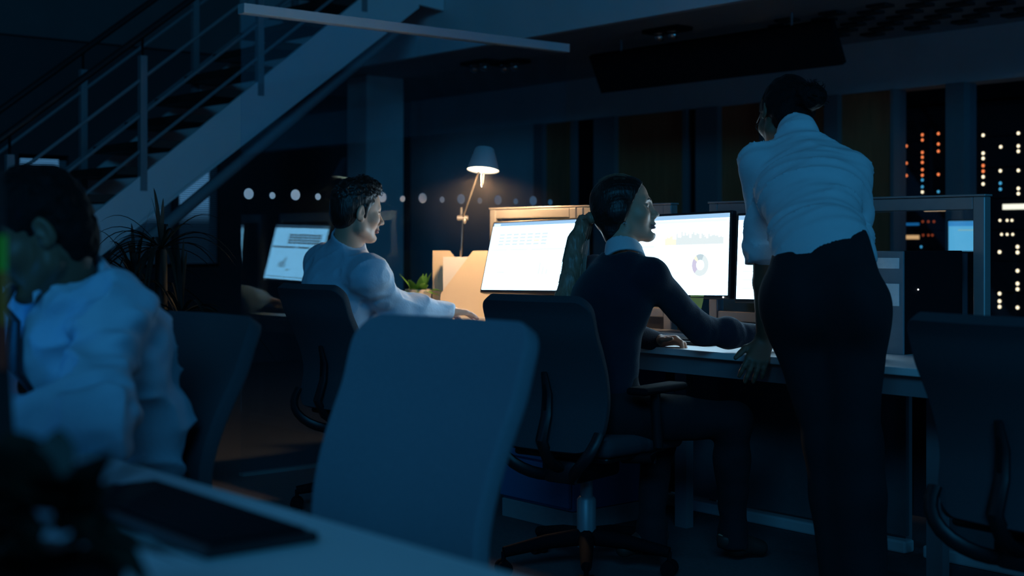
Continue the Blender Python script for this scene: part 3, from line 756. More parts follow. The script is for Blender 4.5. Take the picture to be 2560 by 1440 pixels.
R2 += [(2450, y, LEDD, .007) for y in (615, 643, 661, 674, 688, 706, 720, 733, 751, 776)]
R2 += [(x, 551, LEDW, .009) for x in (2499, 2517, 2529)]+[(x, 586, LEDW, .009) for x in (2503, 2517, 2531)]
R2 += [(2498, y, LEDW, .012) for y in (630, 734, 753, 767)]+[(2543, y, LEDW, .012) for y in (617, 631, 677, 709, 723, 769)]
rack(2418, 2610, 'server rack with white lights at the right edge of the frame', R2, [(2506, 2580, 509, 524, emis('rack_white_display', (1.0, 0.93, 0.72), 1.3))])
# small console screen standing by the racks
YC = 7.3
q0, q1 = QY(2372, 627, YC), QY(2470, 552, YC)
t = thing('console_screen', 'small blue-lit console screen between the two server racks', 'screen', ((q0.x+q1.x)/2, YC, 0))
hw_, zz0, zz1 = (q1.x-q0.x)/2, q0.z, q1.z
MB().rbox(-hw_-0.01, hw_+0.01, 0.0, 0.02, zz0-0.012, zz1+0.01, 0.003).build('housing', M_black, t)
MB().box(-hw_, hw_, -0.003, -0.001, zz0, zz1).build('screen', emis('console_blue', (0.10, 0.42, 0.68), 1.0), t)
MB().box(-hw_, hw_, -0.005, -0.0035, zz1-0.03, zz1-0.001).build('title_bar', emis('console_bar', (0.04, 0.25, 0.55), 1.0), t)
MB().box(-hw_*0.5, hw_, -0.005, -0.0035, zz0+0.12, zz0+0.128).build('text_line', emis('console_line', (0.22, 0.45, 0.48), 1.0), t)
MB().tube([(0, 0.03, 0.0), (0, 0.03, zz0+0.03)], 0.02, 10).build('pole', M_blackm, t)
MB().lathe([(0.0, 0), (0.16, 0), (0.15, 0.02), (0.0, 0.03)], 20).build('foot', M_blackm, t)

# ================================================================== people: signed-distance bodies turned into one continuous surface
def vn(v): v = np.asarray(v, float); return v/np.linalg.norm(v)
TBL = RNG.rand(32, 32, 32).astype(np.float32)
def vnoise(p):
    i = np.floor(p).astype(int); f = p-i; f = f*f*(3-2*f); i &= 31; j = (i+1) & 31
    def g(a, b, c): return TBL[a, b, c]
    x0, y0, z0 = i.T; x1, y1, z1 = j.T; fx, fy, fz = f.T
    a = g(x0, y0, z0)*(1-fx)+g(x1, y0, z0)*fx; b = g(x0, y1, z0)*(1-fx)+g(x1, y1, z0)*fx
    c = g(x0, y0, z1)*(1-fx)+g(x1, y0, z1)*fx; d = g(x0, y1, z1)*(1-fx)+g(x1, y1, z1)*fx
    return ((a*(1-fy)+b*fy)*(1-fz)+(c*(1-fy)+d*fy)*fz)*2-1
def axis_pts(lo, hi, h, fine):
    out = [lo]
    while out[-1] < hi:
        x = out[-1]; s = h
        for (a, b, hf) in fine:
            if a-h <= x <= b: s = min(s, hf)
        out.append(x+s)
    return np.array(out, np.float32)
class Field:
    def __init__(s, lo, hi, h=0.007, fine=()):
        s.ax = [axis_pts(lo[i], hi[i], h, [(c[i]-r, c[i]+r, hf) for (c, r, hf) in fine]) for i in range(3)]
        s.F = np.full([len(a) for a in s.ax], 0.2, np.float32)
    def sub(s, lo, hi):
        sl = []
        for i in range(3):
            a = np.searchsorted(s.ax[i], lo[i]); b = np.searchsorted(s.ax[i], hi[i])
            if b <= a: return None, None
            sl.append(slice(a, b))
        X = s.ax[0][sl[0]][:, None, None]; Y = s.ax[1][sl[1]][None, :, None]; Z = s.ax[2][sl[2]][None, None, :]
        return tuple(sl), (X, Y, Z)
    def _put(s, sl, d, k, op):
        a = s.F[sl]
        if op == 'u':
            if k > 0:
                h = np.maximum(k-np.abs(a-d), 0)/k; s.F[sl] = np.minimum(a, d)-h*h*k*0.25
            else: s.F[sl] = np.minimum(a, d)
        elif op == 's':
            d = -d
            if k > 0:
                h = np.maximum(k-np.abs(a-d), 0)/k; s.F[sl] = np.maximum(a, d)+h*h*k*0.25
            else: s.F[sl] = np.maximum(a, d)
    def cone(s, a, b, ra, rb, k=0.02, op='u'):
        a = np.asarray(a, np.float32); b = np.asarray(b, np.float32); R = max(ra, rb)+max(k, 0.01)+0.03
        sl, g = s.sub(np.minimum(a, b)-R, np.maximum(a, b)+R)
        if sl is None: return
        ba = b-a; L2 = float(ba@ba)+1e-9
        px, py, pz = g[0]-a[0], g[1]-a[1], g[2]-a[2]
        t = np.clip((px*ba[0]+py*ba[1]+pz*ba[2])/L2, 0, 1)
        d = np.sqrt((px-t*ba[0])**2+(py-t*ba[1])**2+(pz-t*ba[2])**2)-(ra+(rb-ra)*t)
        s._put(sl, d.astype(np.float32), k, op)
    def ecap(s, a, b, side, A, B, k=0.03, op='u'):
        """elliptic-section capsule: A=(half width along side, half depth) at a, B at b"""
        a = np.asarray(a, np.float32); b = np.asarray(b, np.float32); R = max(A+B)+0.12
        sl, g = s.sub(np.minimum(a, b)-R, np.maximum(a, b)+R)
        if sl is None: return
        ba = b-a; L = np.linalg.norm(ba)+1e-6; w = ba/L; u = np.asarray(side, np.float32); u = u-w*(u@w); u = u/np.linalg.norm(u); v = np.cross(w, u)
        p = [g[i]-a[i] for i in range(3)]
        dt = lambda q: p[0]*q[0]+p[1]*q[1]+p[2]*q[2]
        pw = dt(w); t = np.clip(pw/L, 0, 1); pw = pw-t*L; pu = dt(u); pv = dt(v)
        ru = A[0]+(B[0]-A[0])*t; rv = A[1]+(B[1]-A[1])*t; rw = np.minimum(ru, rv)
        k0 = np.sqrt((pu/ru)**2+(pv/rv)**2+(pw/rw)**2)+1e-6; k1 = np.sqrt((pu/ru**2)**2+(pv/rv**2)**2+(pw/rw**2)**2)+1e-6
        s._put(sl, (k0*(k0-1)/k1).astype(np.float32), k, op)
    def ell(s, c, R, r, k=0.01, op='u'):
        c = np.asarray(c, np.float32); M = max(r)+max(k, 0.01)+0.03
        sl, g = s.sub(c-M, c+M)
        if sl is None: return
        p = [g[i]-c[i] for i in range(3)]
        q = [p[0]*R[j][0]+p[1]*R[j][1]+p[2]*R[j][2] for j in range(3)]
        k0 = np.sqrt(sum((q[j]/r[j])**2 for j in range(3)))+1e-6; k1 = np.sqrt(sum((q[j]/r[j]**2)**2 for j in range(3)))+1e-6
        s._put(sl, (k0*(k0-1)/k1).astype(np.float32), k, op)
    def clip(s, c, n, k=0.0, near=None):
        """keep the side where (p-c).n < 0 (only within a radius of near[0] when given)"""
        n = vn(n); d = ((s.ax[0]-c[0])*n[0])[:, None, None]+((s.ax[1]-c[1])*n[1])[None, :, None]+((s.ax[2]-c[2])*n[2])[None, None, :]
        if near is not None:
            q = near[0]; r2 = ((s.ax[0]-q[0])**2)[:, None, None]+((s.ax[1]-q[1])**2)[None, :, None]+((s.ax[2]-q[2])**2)[None, None, :]
            d = np.where(r2 < near[1]**2, d, -1.0)
        s.F = np.maximum(s.F, d.astype(np.float32))
    def displace(s, fn, band=0.03):
        idx = np.nonzero(np.abs(s.F) < band)
        p = np.stack([s.ax[i][idx[i]] for i in range(3)], 1).astype(np.float64)
        s.F[idx] += fn(p).astype(np.float32)
    def mesh(s):
        F = s.F; ins = F < 0; nx, ny, nz = F.shape
        c8 = np.zeros((nx-1, ny-1, nz-1), np.uint8)
        for dx in (0, 1):
            for dy in (0, 1):
                for dz in (0, 1): c8 += ins[dx:nx-1+dx, dy:ny-1+dy, dz:nz-1+dz]
        act = np.argwhere((c8 > 0) & (c8 < 8)); n = len(act)
        vid = np.full(c8.shape, -1, np.int32); vid[tuple(act.T)] = np.arange(n)
        acc = np.zeros((n, 3)); cnt = np.zeros(n)
        cor = [(0, 0, 0), (1, 0, 0), (0, 1, 0), (1, 1, 0), (0, 0, 1), (1, 0, 1), (0, 1, 1), (1, 1, 1)]
        edges = [(0, 1), (2, 3), (4, 5), (6, 7), (0, 2), (1, 3), (4, 6), (5, 7), (0, 4), (1, 5), (2, 6), (3, 7)]
        pos = []; val = []
        for o in cor:
            q = act+np.array(o); pos.append(np.stack([s.ax[i][q[:, i]] for i in range(3)], 1).astype(float)); val.append(F[q[:, 0], q[:, 1], q[:, 2]].astype(float))
        for (a, b) in edges:
            m = (val[a] < 0) != (val[b] < 0)
            t = val[a][m]/(val[a][m]-val[b][m]); acc[m] += pos[a][m]+(pos[b][m]-pos[a][m])*t[:, None]; cnt[m] += 1
        V = acc/cnt[:, None]; Q = []
        for ax in range(3):
            a = [slice(None)]*3; b = [slice(None)]*3; a[ax] = slice(0, -1); b[ax] = slice(1, None)
            A, B = ins[tuple(a)], ins[tuple(b)]; e = np.argwhere(A != B)
            o1, o2 = [(1, 2), (2, 0), (0, 1)][ax]
            lim = np.array(c8.shape)
            ok = (e[:, o1] > 0) & (e[:, o2] > 0) & (e[:, o1] < lim[o1]) & (e[:, o2] < lim[o2]); e = e[ok]
            d1 = np.zeros(3, int); d1[o1] = 1; d2 = np.zeros(3, int); d2[o2] = 1
            g = lambda q: vid[q[:, 0], q[:, 1], q[:, 2]]
            quad = np.stack([g(e-d1-d2), g(e-d2), g(e), g(e-d1)], 1)
            fl = ~A[e[:, 0], e[:, 1], e[:, 2]]
            quad[fl] = quad[fl][:, ::-1]; Q.append(quad)
        return V, np.concatenate(Q)
def np_mesh(name, V, Q, mats, parent=None, org=(0, 0, 0), matfn=None, relax=1):
    # light Laplacian relaxation keeps the grid pattern from showing
    for _ in range(relax):
        s_ = np.zeros_like(V); c_ = np.zeros(len(V))
        for a, b in ((0, 1), (1, 2), (2, 3), (3, 0)):
            np.add.at(s_, Q[:, a], V[Q[:, b]]); np.add.at(s_, Q[:, b], V[Q[:, a]]); np.add.at(c_, Q[:, a], 1); np.add.at(c_, Q[:, b], 1)
        V = V*0.5+0.5*s_/np.maximum(c_, 1)[:, None]
    me = bpy.data.meshes.new(name); V = V-np.asarray(org)
    me.vertices.add(len(V)); me.vertices.foreach_set('co', V.astype(np.float32).ravel())
    me.loops.add(Q.size); me.loops.foreach_set('vertex_index', Q.astype(np.int32).ravel())
    me.polygons.add(len(Q)); me.polygons.foreach_set('loop_start', np.arange(0, Q.size, 4, dtype=np.int32))
    try: me.polygons.foreach_set('loop_total', np.full(len(Q), 4, np.int32))
    except Exception: pass
    for m in (mats if isinstance(mats, (list, tuple)) else [mats]): me.materials.append(m)
    if matfn is not None:
        cen = (V[Q].mean(1))+np.asarray(org); me.polygons.foreach_set('material_index', matfn(cen).astype(np.int32))
    me.update(calc_edges=True); me.validate()
    me.polygons.foreach_set('use_smooth', np.ones(len(me.polygons), bool))
    o = bpy.data.objects.new(name, me); C.objects.link(o)
    if parent: o.parent = parent
    return o

# ---- anatomy
class Head:
    def __init__(s, c, fwd, up, sc_=1.0):
        s.f = vn(fwd); u = np.asarray(up, float); u = u-s.f*(u@s.f); s.u = vn(u); s.l = np.cross(s.u, s.f); s.c = np.asarray(c, float); s.s = sc_
        s.R = (s.f, s.l, s.u)
    def p(s, f, l, u): return s.c+s.s*(s.f*f+s.l*l+s.u*u)
    def loc(s, pts):
        d = (pts-s.c)/s.s; return d@s.f, d@s.l, d@s.u
def add_head(F, H, female=False):
    s = H.s
    E_ = lambda f, l, u, r, k=0.012, op='u': F.ell(H.p(f, l, u), H.R, tuple(q*s for q in r), k, op)
    K = lambda a, b, ra, rb, k=0.012, op='u': F.cone(H.p(*a), H.p(*b), ra*s, rb*s, k, op)
    E_(-0.014, 0, 0.036, (0.094, 0.075, 0.086))
    E_(0.040, 0, 0.040, (0.050, 0.058, 0.060), 0.03)
    E_(0.034, 0, -0.030, (0.056, 0.056, 0.082), 0.03)
    j = 0.044 if female else 0.050
    for g in (-1, 1):
        K((-0.008, g*j*1.05, -0.030), (0.004, g*j, -0.066), 0.022, 0.021, 0.02)
        K((0.004, g*j, -0.066), (0.066, g*0.013, -0.100), 0.021, 0.018, 0.02)
        E_(0.058, g*0.042, -0.024, (0.026, 0.022, 0.022), 0.025)
        K((0.076, g*0.040, 0.026), (0.090, g*0.010, 0.020), 0.009, 0.010, 0.016)
        E_(0.094, g*0.031, 0.002, (0.018, 0.019, 0.013), 0.014, 's')
        E_(0.0725, g*0.031, 0.002, (0.013, 0.013, 0.013), 0.004)
        K((0.083, g*0.044, 0.007), (0.086, g*0.020, 0.007), 0.0042, 0.0042, 0.004)
        K((0.082, g*0.042, -0.007), (0.084, g*0.021, -0.008), 0.0035, 0.0035, 0.004)
    E_(0.078, 0, -0.100, (0.018, 0.020, 0.016), 0.018)
    nz = 0.004 if female else 0.0
    K((0.088, 0, 0.014), (0.1125-nz, 0, -0.030+nz*0.5), 0.0070, 0.0105-nz*0.5, 0.014)
    E_(0.114-nz, 0, -0.033+nz*0.5, (0.011, 0.010, 0.009), 0.008)
    for g in (-1, 1):
        E_(0.100, g*0.0115, -0.037, (0.011, 0.008, 0.008), 0.006)
        E_(0.104, g*0.0065, -0.0455, (0.005, 0.003, 0.004), 0.003, 's')
    E_(0.091, 0, -0.056, (0.010, 0.017, 0.012), 0.014)
    E_(0.0945, 0, -0.0635, (0.0105, 0.021, 0.0058), 0.005)
    E_(0.0925, 0, -0.0745, (0.0105, 0.019, 0.0068), 0.006)
    E_(0.103, 0, -0.0690, (0.010, 0.021, 0.0016), 0.002, 's')
    E_(0.091, 0, -0.0860, (0.008, 0.016, 0.006), 0.008, 's')
    for g in (-1, 1):   # ears
        Re = (vn(H.f*0.93-H.l*g*0.3-H.u*0.1), vn(H.l*g*0.95+H.f*0.3), vn(H.u+0.18*H.f*-1))
        e = lambda f, l, u, r, k=0.005, op='u': F.ell(H.p(f, g*l, u), Re, tuple(q*s for q in r), k, op)
        e(-0.016, 0.079, -0.004, (0.019, 0.009, 0.031), 0.006)
        e(-0.012, 0.090, 0.000, (0.010, 0.008, 0.018), 0.004, 's')
        e(-0.007, 0.080, -0.029, (0.009, 0.006, 0.010), 0.006)
        e(-0.002, 0.080, -0.008, (0.004, 0.005, 0.007), 0.003)
def add_hand(F, w, d, n, th, curl=(0.35, 0.35, 0.3), spread=0.06, sc_=1.0, thumb=(0.55, 0.75, -0.15), g=0.0):
    """w wrist, d toward fingers, n out of the back of the hand, th = +1/-1 side of the thumb along cross(d, n)"""
    d = vn(d); n = np.asarray(n, float); n = vn(n-d*(n@d)); t = np.cross(d, n)*th; w = np.asarray(w, float)
    s = sc_
    offs = (0.029, 0.010, -0.010, -0.028); lens = (0.070, 0.078, 0.072, 0.056); heads = (0.086, 0.090, 0.086, 0.078)
    for i in range(4):
        kn = w+s*(d*heads[i]+t*offs[i])
        F.cone(w+s*(d*0.004+t*offs[i]*0.55), kn, 0.0165*s, 0.0120*s, 0.016)
        L = lens[i]*s; dirn = vn(d+t*spread*(1.5-i)); p = kn; ang = 0.0
        for q, (fr, ra, rb) in enumerate(((0.46, 0.0098, 0.0088), (0.30, 0.0088, 0.0080), (0.24, 0.0080, 0.0068))):
            ang += curl[q] if not hasattr(curl[q], '__len__') else curl[q][i]
            v = dirn*math.cos(ang)-n*math.sin(ang); p2 = p+v*L*fr
            F.cone(p, p2, ra*s, rb*s, 0.004 if q else 0.006); p = p2
    b = w+s*(d*0.022+t*0.026-n*0.006); v1 = vn(d*thumb[0]+t*thumb[1]+n*thumb[2]); v2 = vn(v1*0.8+d*0.6)
    F.cone(b-t*0.012*s, b+v1*0.040*s, 0.0165*s, 0.0115*s, 0.012)
    F.cone(b+v1*0.040*s, b+v1*0.040*s+v2*0.030*s, 0.0112*s, 0.0100*s, 0.005)
    F.cone(b+v1*0.040*s+v2*0.030*s, b+v1*0.040*s+v2*0.054*s, 0.0100*s, 0.0078*s, 0.004)
def add_torso(F, J, S, g=0.0, k=0.05):
    sh = vn(np.asarray(J['shR'])-np.asarray(J['shL'])); hp_ = vn(np.asarray(J['hipR'])-np.asarray(J['hipL']))
    G = lambda r: (r[0]+g, r[1]+g)
    F.ecap(J['pelvis'], J['waist'], hp_, G(S['pelvis']), G(S['waist']), k)
    F.ecap(J['waist'], J['chest'], vn(sh+hp_), G(S['waist']), G(S['chest']), k)
    F.ecap(J['chest'], J['neck']+(np.asarray(J['chest'])-J['neck'])*0.30, sh, G(S['chest']), (S['chest'][0]*0.66+g, S['chest'][1]*0.62+g), k)
    for a in ('shL', 'shR'):
        F.cone(J[a], np.asarray(J['neck'])*0.82+np.asarray(J[a])*0.18-np.array([0, 0, 0.040]), S['shr']+g, S['shr']*0.85+g, k)
def add_arm(F, J, sd, S, g=0.0, k=0.03, upto=1.0):
    a, b, c = (np.asarray(J[q+sd], float) for q in ('sh', 'el', 'wr'))
    F.cone(a, b, S['arm'][0]+g, S['arm'][1]+g, k)
    mid = b+(c-b)*0.35
    F.cone(b, mid, S['arm'][1]+g, S['arm'][1]*1.02+g, k); F.cone(mid, b+(c-b)*upto, S['arm'][1]*1.02+g, S['arm'][1]*1.02+(S['arm'][2]-S['arm'][1]*1.02)*min(1, (upto-0.35)/0.65)+g, k)
def add_leg(F, J, sd, S, g=0.0, k=0.04):
    a, b, c = (np.asarray(J[q+sd], float) for q in ('hip', 'kn', 'an'))
    F.cone(a, b, S['leg'][0]+g, S['leg'][1]+g, k); F.cone(b, b+(c-b)*0.35, S['leg'][1]+g, S['leg'][2]+g, k); F.cone(b+(c-b)*0.35, c, S['leg'][2]+g, S['leg'][3]+g, k)
def foot(F, an, toe, g=0.0):
    an = np.asarray(an, float); toe = np.asarray(toe, float); d = vn(toe-an)
    heel = an-d*0.03+np.array([0, 0, -0.045]); F.cone(heel, toe, 0.034+g, 0.026+g, 0.03); F.cone(an, heel+d*0.05, 0.036+g, 0.032+g, 0.03)
MALE = dict(pelvis=(.165, .125), waist=(.150, .115), chest=(.168, .118), shr=.066, arm=(.053, .044, .030), leg=(.088, .062, .058, .042), neck=.060)
FEM = dict(pelvis=(.160, .120), waist=(.125, .095), chest=(.142, .108), shr=.052, arm=(.044, .037, .026), leg=(.085, .056, .052, .038), neck=.048)
def bounds(J, extra=()):
    P_ = np.array([np.asarray(v, float) for k_, v in J.items() if np.size(v) == 3]+[np.asarray(e, float) for e in extra]); return P_.min(0)-0.26, P_.max(0)+0.26
def face_mat(H, female):
    def fn(c):
        f, l, u = H.loc(c); m = np.zeros(len(c), int)
        m[(f > 0.085) & (f < 0.13) & (np.abs(l) < 0.0215) & (u > -0.0815) & (u < -0.0585) & (((u+0.070)/0.0115)**2+(l/0.0225)**2 < 1)] = 1
        bl = np.abs(l); arc = 0.0235+0.004*np.sin((bl-0.012)/0.034*math.pi)
        m[(f > 0.06) & (f < 0.13) & (bl > 0.012) & (bl < 0.046) & (np.abs(u-arc) < (0.0032 if female else 0.0045))] = 2
        return m
    return fn
def eyes(H, root, org):
    for g in (-1, 1):
        c = H.p(0.0735, g*0.031, 0.002)-np.asarray(org)
        e = MB().sphere(c, 0.0132*H.s, 16); e.sphere(c+0.0080*H.s*H.f, 0.0060*H.s, 12, 1); e.build('eye', [M_eyew, M_iris], root, smooth=True)
def strands(name, pts_fn, n, r, m, root, org):
    """loose hairs as one mesh of thin tubes"""
    mb_ = MB()
    for k_ in range(n):
        pts = [Vector(q)-Vector(org) for q in pts_fn(k_)]
        mb_.tube(pts, [r*(1-0.75*i/(len(pts)-1)) for i in range(len(pts))], 4, caps=False)
    return mb_.build(name, m, root, smooth=True)
def person(label, J, S, H, hands, skin, female, hair_m, org, feet, extra_fine=(), h=0.0075, group=None, aslim=0.012):
    lo, hi = bounds(J, [H.c])
    fine = [(H.c, 0.155, 0.0032)]+[(np.asarray(c), 0.115, 0.0042) for c in extra_fine]
    F = Field(lo, hi, h, fine)
    add_torso(F, J, S, -0.026)
    for sd in 'LR': add_arm(F, J, sd, dict(S, arm=(S['arm'][0]-0.018, S['arm'][1]-aslim, S['arm'][2])), 0.0, 0.015); add_leg(F, J, sd, S, -0.012); foot(F, J['an'+sd], feet[sd])
    nb = np.asarray(J['neck'], float)
    F.cone(nb-np.array([0, 0, 0.02]), H.p(-0.022, 0, -0.045), S['neck']*1.10, S['neck']*0.98, 0.03)
    for hd in hands: add_hand(F, **hd)
    add_head(F, H, female)
    V, Q = F.mesh()
    o = np_mesh('person', V, Q, [skin, M_lip if skin is not M_skinb else M_skinb, hair_m], None, org, face_mat(H, female))
    o.location = org
    tag(o, label, 'person', group)
    eyes(H, o, org)
    return o
def ground(p): return np.array([p[0], p[1], 0.0])
V3 = lambda v: np.array([v[0], v[1], v[2]], float)

# ------------------------------------------------------------------ seated woman
def seated_woman():
    J = dict(pelvis=[-3.33, 3.20, 0.56], waist=[-3.325, 3.215, 0.74], chest=[-3.315, 3.255, 0.92], neck=[-3.30, 3.30, 1.065],
             shL=[-3.475, 3.33, 1.005], shR=[-3.160, 3.285, 1.000], elL=[-3.55, 3.46, 0.80], wrL=V3(P(1640, 852, 4.98)),
             elR=[-3.15, 3.52, 0.810], wrR=[-3.035, 3.80, 0.775],
             hipL=[-3.42, 3.22, 0.535], hipR=[-3.24, 3.21, 0.535], knL=[-3.42, 3.60, 0.52], knR=[-3.06, 3.58, 0.50],
             anL=V3(P(1628, 1318, 4.62)), anR=V3(P(1832, 1325, 4.72)))
    J = {k_: np.array(v, float) for k_, v in J.items()}
    hc = V3(P(1560, 528, 4.72))
    H = Head(hc, [CR*0.995+SR*0.06, SR*0.995-CR*0.06, 0.16], [-0.10, -0.05, 1], 0.98)
    org = ground(J['pelvis'])
    hands = [dict(w=J['wrL'], d=[0.80, 0.40, 0.05], n=[-0.2, 0.3, 1], th=1, curl=(0.55, 0.7, 0.5), sc_=0.92),
             dict(w=J['wrR'], d=[0.35, 0.9, -0.10], n=[0, 0, 1], th=-1, curl=(0.25, 0.35, 0.3), sc_=0.92)]
    feet = dict(L=V3(P(1560, 1372, 4.60)), R=J['anR']+np.array([0.02, 0.12, -0.075]))
    o = person('seated woman with a long ponytail and dark cardigan, looking up at the standing woman', J, FEM, H, hands, M_skin, True, M_hairb, org, feet, [J['wrL']+np.array([.05, .06, 0])])
    # hair: cap swept back to a ponytail
    F = Field(hc-0.2, hc+0.2, 0.0035)
    F.ell(H.p(-0.018, 0, 0.040), H.R, (0.097, 0.082, 0.091), 0.01)
    F.ell(H.p(-0.050, 0, -0.012), H.R, (0.058, 0.070, 0.066), 0.03)
    F.ell(H.p(-0.046, -0.030, -0.062), H.R, (0.030, 0.030, 0.034), 0.03); F.ell(H.p(-0.046, 0.030, -0.062), H.R, (0.030, 0.030, 0.034), 0.03)
    for g in (-1, 1): F.ell(H.p(-0.019, g*0.082, -0.003), H.R, (0.038, 0.014, 0.034), 0.03); F.ell(H.p(-0.052, g*0.030, -0.085), H.R, (0.026, 0.026, 0.034), 0.03)
    F.ell(H.p(0.036, 0, 0.046), H.R, (0.0575, 0.066, 0.067), 0.02); 
    F.clip(H.p(0.018, 0, 0.0), H.f-H.u*0.70)          # hairline over the forehead and temples
    def dis(p):
        f, l, u = H.loc(p); a = np.arctan2(l, u+0.02)
        return 0.0014*vnoise(np.stack([a*22, f*7+3, np.hypot(l, u)*12], 1))+0.0008*vnoise(np.stack([a*60, f*10, u*0+5], 1))
    F.displace(dis); V, Q = F.mesh(); np_mesh('hair', V, Q, M_hairb, o, org)
    # ponytail
    t0 = H.p(-0.118, -0.006, -0.005)
    pts = [H.p(-0.095, 0, -0.002), t0, V3(P(1462, 552, 4.76)), V3(P(1441, 600, 4.74)), V3(P(1432, 650, 4.72)), V3(P(1425, 700, 4.70)), V3(P(1412, 750, 4.68)), V3(P(1398, 790, 4.66))]
    rs = [0.020, 0.018, 0.024, 0.029, 0.031, 0.033, 0.036, 0.028]
    pa = np.array(pts); F = Field(pa.min(0)-0.08, pa.max(0)+0.08, 0.0035)
    sd = np.array([CR, SR, 0])
    for i in range(len(pts)-1): F.ecap(pts[i], pts[i+1], sd, (rs[i], rs[i]*0.7), (rs[i+1], rs[i+1]*0.7), 0.02)
    def dis2(p):
        x = p@sd; z = p[:, 2]
        return 0.003*vnoise(np.stack([(x+0.25*z)*95, z*2.5, (p@np.array([-SR, CR, 0]))*60], 1))+0.0016*vnoise(np.stack([(x+0.25*z)*230, z*4, p[:, 0]*0+2], 1))
    F.displace(dis2); V, Q = F.mesh(); pt = np_mesh('ponytail', V, Q, M_hairl, o, org); pt['label'] = 'long brown ponytail with its lit tone in the colour'
    MB().tube([Vector(q)-Vector(org) for q in (H.p(-0.100, 0, -0.003), H.p(-0.114, 0, -0.004))], 0.023, 14).build('hair_tie', M_blackm, o, smooth=True)
    rr = random.Random(4)
    def st_(k_):
        a = rr.uniform(-0.035, 0.045); b = rr.uniform(-0.02, 0.02)
        return [pts[i]+sd*a*(0.4+0.6*min(1, i/3))*(rs[i]/0.03)+np.array([0, 0, rr.uniform(-.004, .004)])+np.array([-SR, CR, 0])*b for i in range(1, len(pts))]
    strands('loose_hairs', st_, 110, 0.0015, M_hairl, o, org)
    def st2(k_):
        a = rr.uniform(-1.1, 1.1); q = []
        for i in range(7):
            v = i/6; th = 0.25+v*1.9
            q.append(H.p(-0.018+0.101*math.cos(th), 0.084*math.sin(a)*math.sin(th)*0.9, 0.040+0.0955*math.sin(th)*math.cos(a)+0.004*math.sin(3*v+k_)))
        return q
    strands('fine_hairs', st2, 40, 0.0008, M_hairl, o, org)
    # earring
    er = MB().lathe([(0.0055+0.0012*math.cos(a), 0.0012*math.sin(a)) for a in [k_*math.pi/4 for k_ in range(8)]], 14, M=Matrix.Translation(Vector(H.p(-0.006, -0.086, -0.046)-org)) @ Matrix.Rotation(math.pi/2, 4, 'X'), close=True)
    er.build('earring', M_chrome, o, smooth=True)
    # white collar
    nb = J['neck']; F = Field(nb-0.14, nb+0.16, 0.004)
    ax_ = vn(H.p(-0.02, 0, -0.06)-nb)
    F.cone(nb-ax_*0.02, nb+ax_*0.050, 0.074, 0.0600, 0.0); F.cone(nb-ax_*0.05, nb+ax_*0.09, 0.064, 0.0515, 0.0, 's'); F.clip(nb+ax_*0.047+np.array([-.0, -.02, 0.004]), ax_+np.array([0.06, 0.25, 0])); F.clip(nb-ax_*0.02, -ax_)
    V, Q = F.mesh(); np_mesh('shirt_collar', V, Q, M_shirtw, o, org)
    # cardigan
    lo, hi = bounds(J); F = Field(lo, hi, 0.0065)
    add_torso(F, J, FEM, 0.008)
    for sd_ in 'LR': add_arm(F, J, sd_, FEM, 0.010, upto=0.97)
    F.cone(nb-ax_*0.01, nb+ax_*0.2, 0.066, 0.060, 0.012, 's')
    F.clip(np.array([0, 0, 0.50]), [0, 0, -1])
    for sd_ in 'LR':
        a, b, c = J['sh'+sd_], J['el'+sd_], J['wr'+sd_]
    def dis3(p):
        w_ = np.exp(-((p-J['elR'])**2).sum(1)/0.02)+np.exp(-((p-(J['elR']*0.5+J['wrR']*0.5))**2).sum(1)/0.02)
        return 0.0035*vnoise(p*np.array([12, 12, 22]))+0.003*w_*vnoise(np.stack([p[:, 0]*15, p[:, 1]*60, p[:, 2]*25], 1))
    F.displace(dis3); V, Q = F.mesh(); np_mesh('cardigan', V, Q, M_card, o, org)
    # trousers and shoes
    F = Field(lo, hi, 0.008)
    F.ecap(J['pelvis'], (J['pelvis']+J['waist'])/2, [1, 0, 0], (.166, .126), (.15, .115), 0.03)
    for sd_ in 'LR': add_leg(F, J, sd_, FEM, 0.006)
    [F.cone(J['an'+q], J['an'+q]-np.array([0, 0, 0.06]), 0.052, 0.054, 0.02) for q in 'LR']; F.clip(np.array([0, 0, 0.055]), [0, 0, -1]); F.displace(lambda p: 0.005*vnoise(p*np.array([14, 14, 20])))
    V, Q = F.mesh(); np_mesh('trousers', V, Q, M_trou, o, org)
    for sd_ in 'LR':
        an = J['an'+sd_]; F = Field(an-0.25, an+0.25, 0.006); foot(F, an, feet[sd_], 0.003); F.clip(an+np.array([0, 0, -0.012]), [0, 0, 1])
        V, Q = F.mesh(); np_mesh('shoe', V, Q, mat('brown_leather', (0.05, 0.03, 0.024), 0.6), o, org)
    return o
seated_woman()

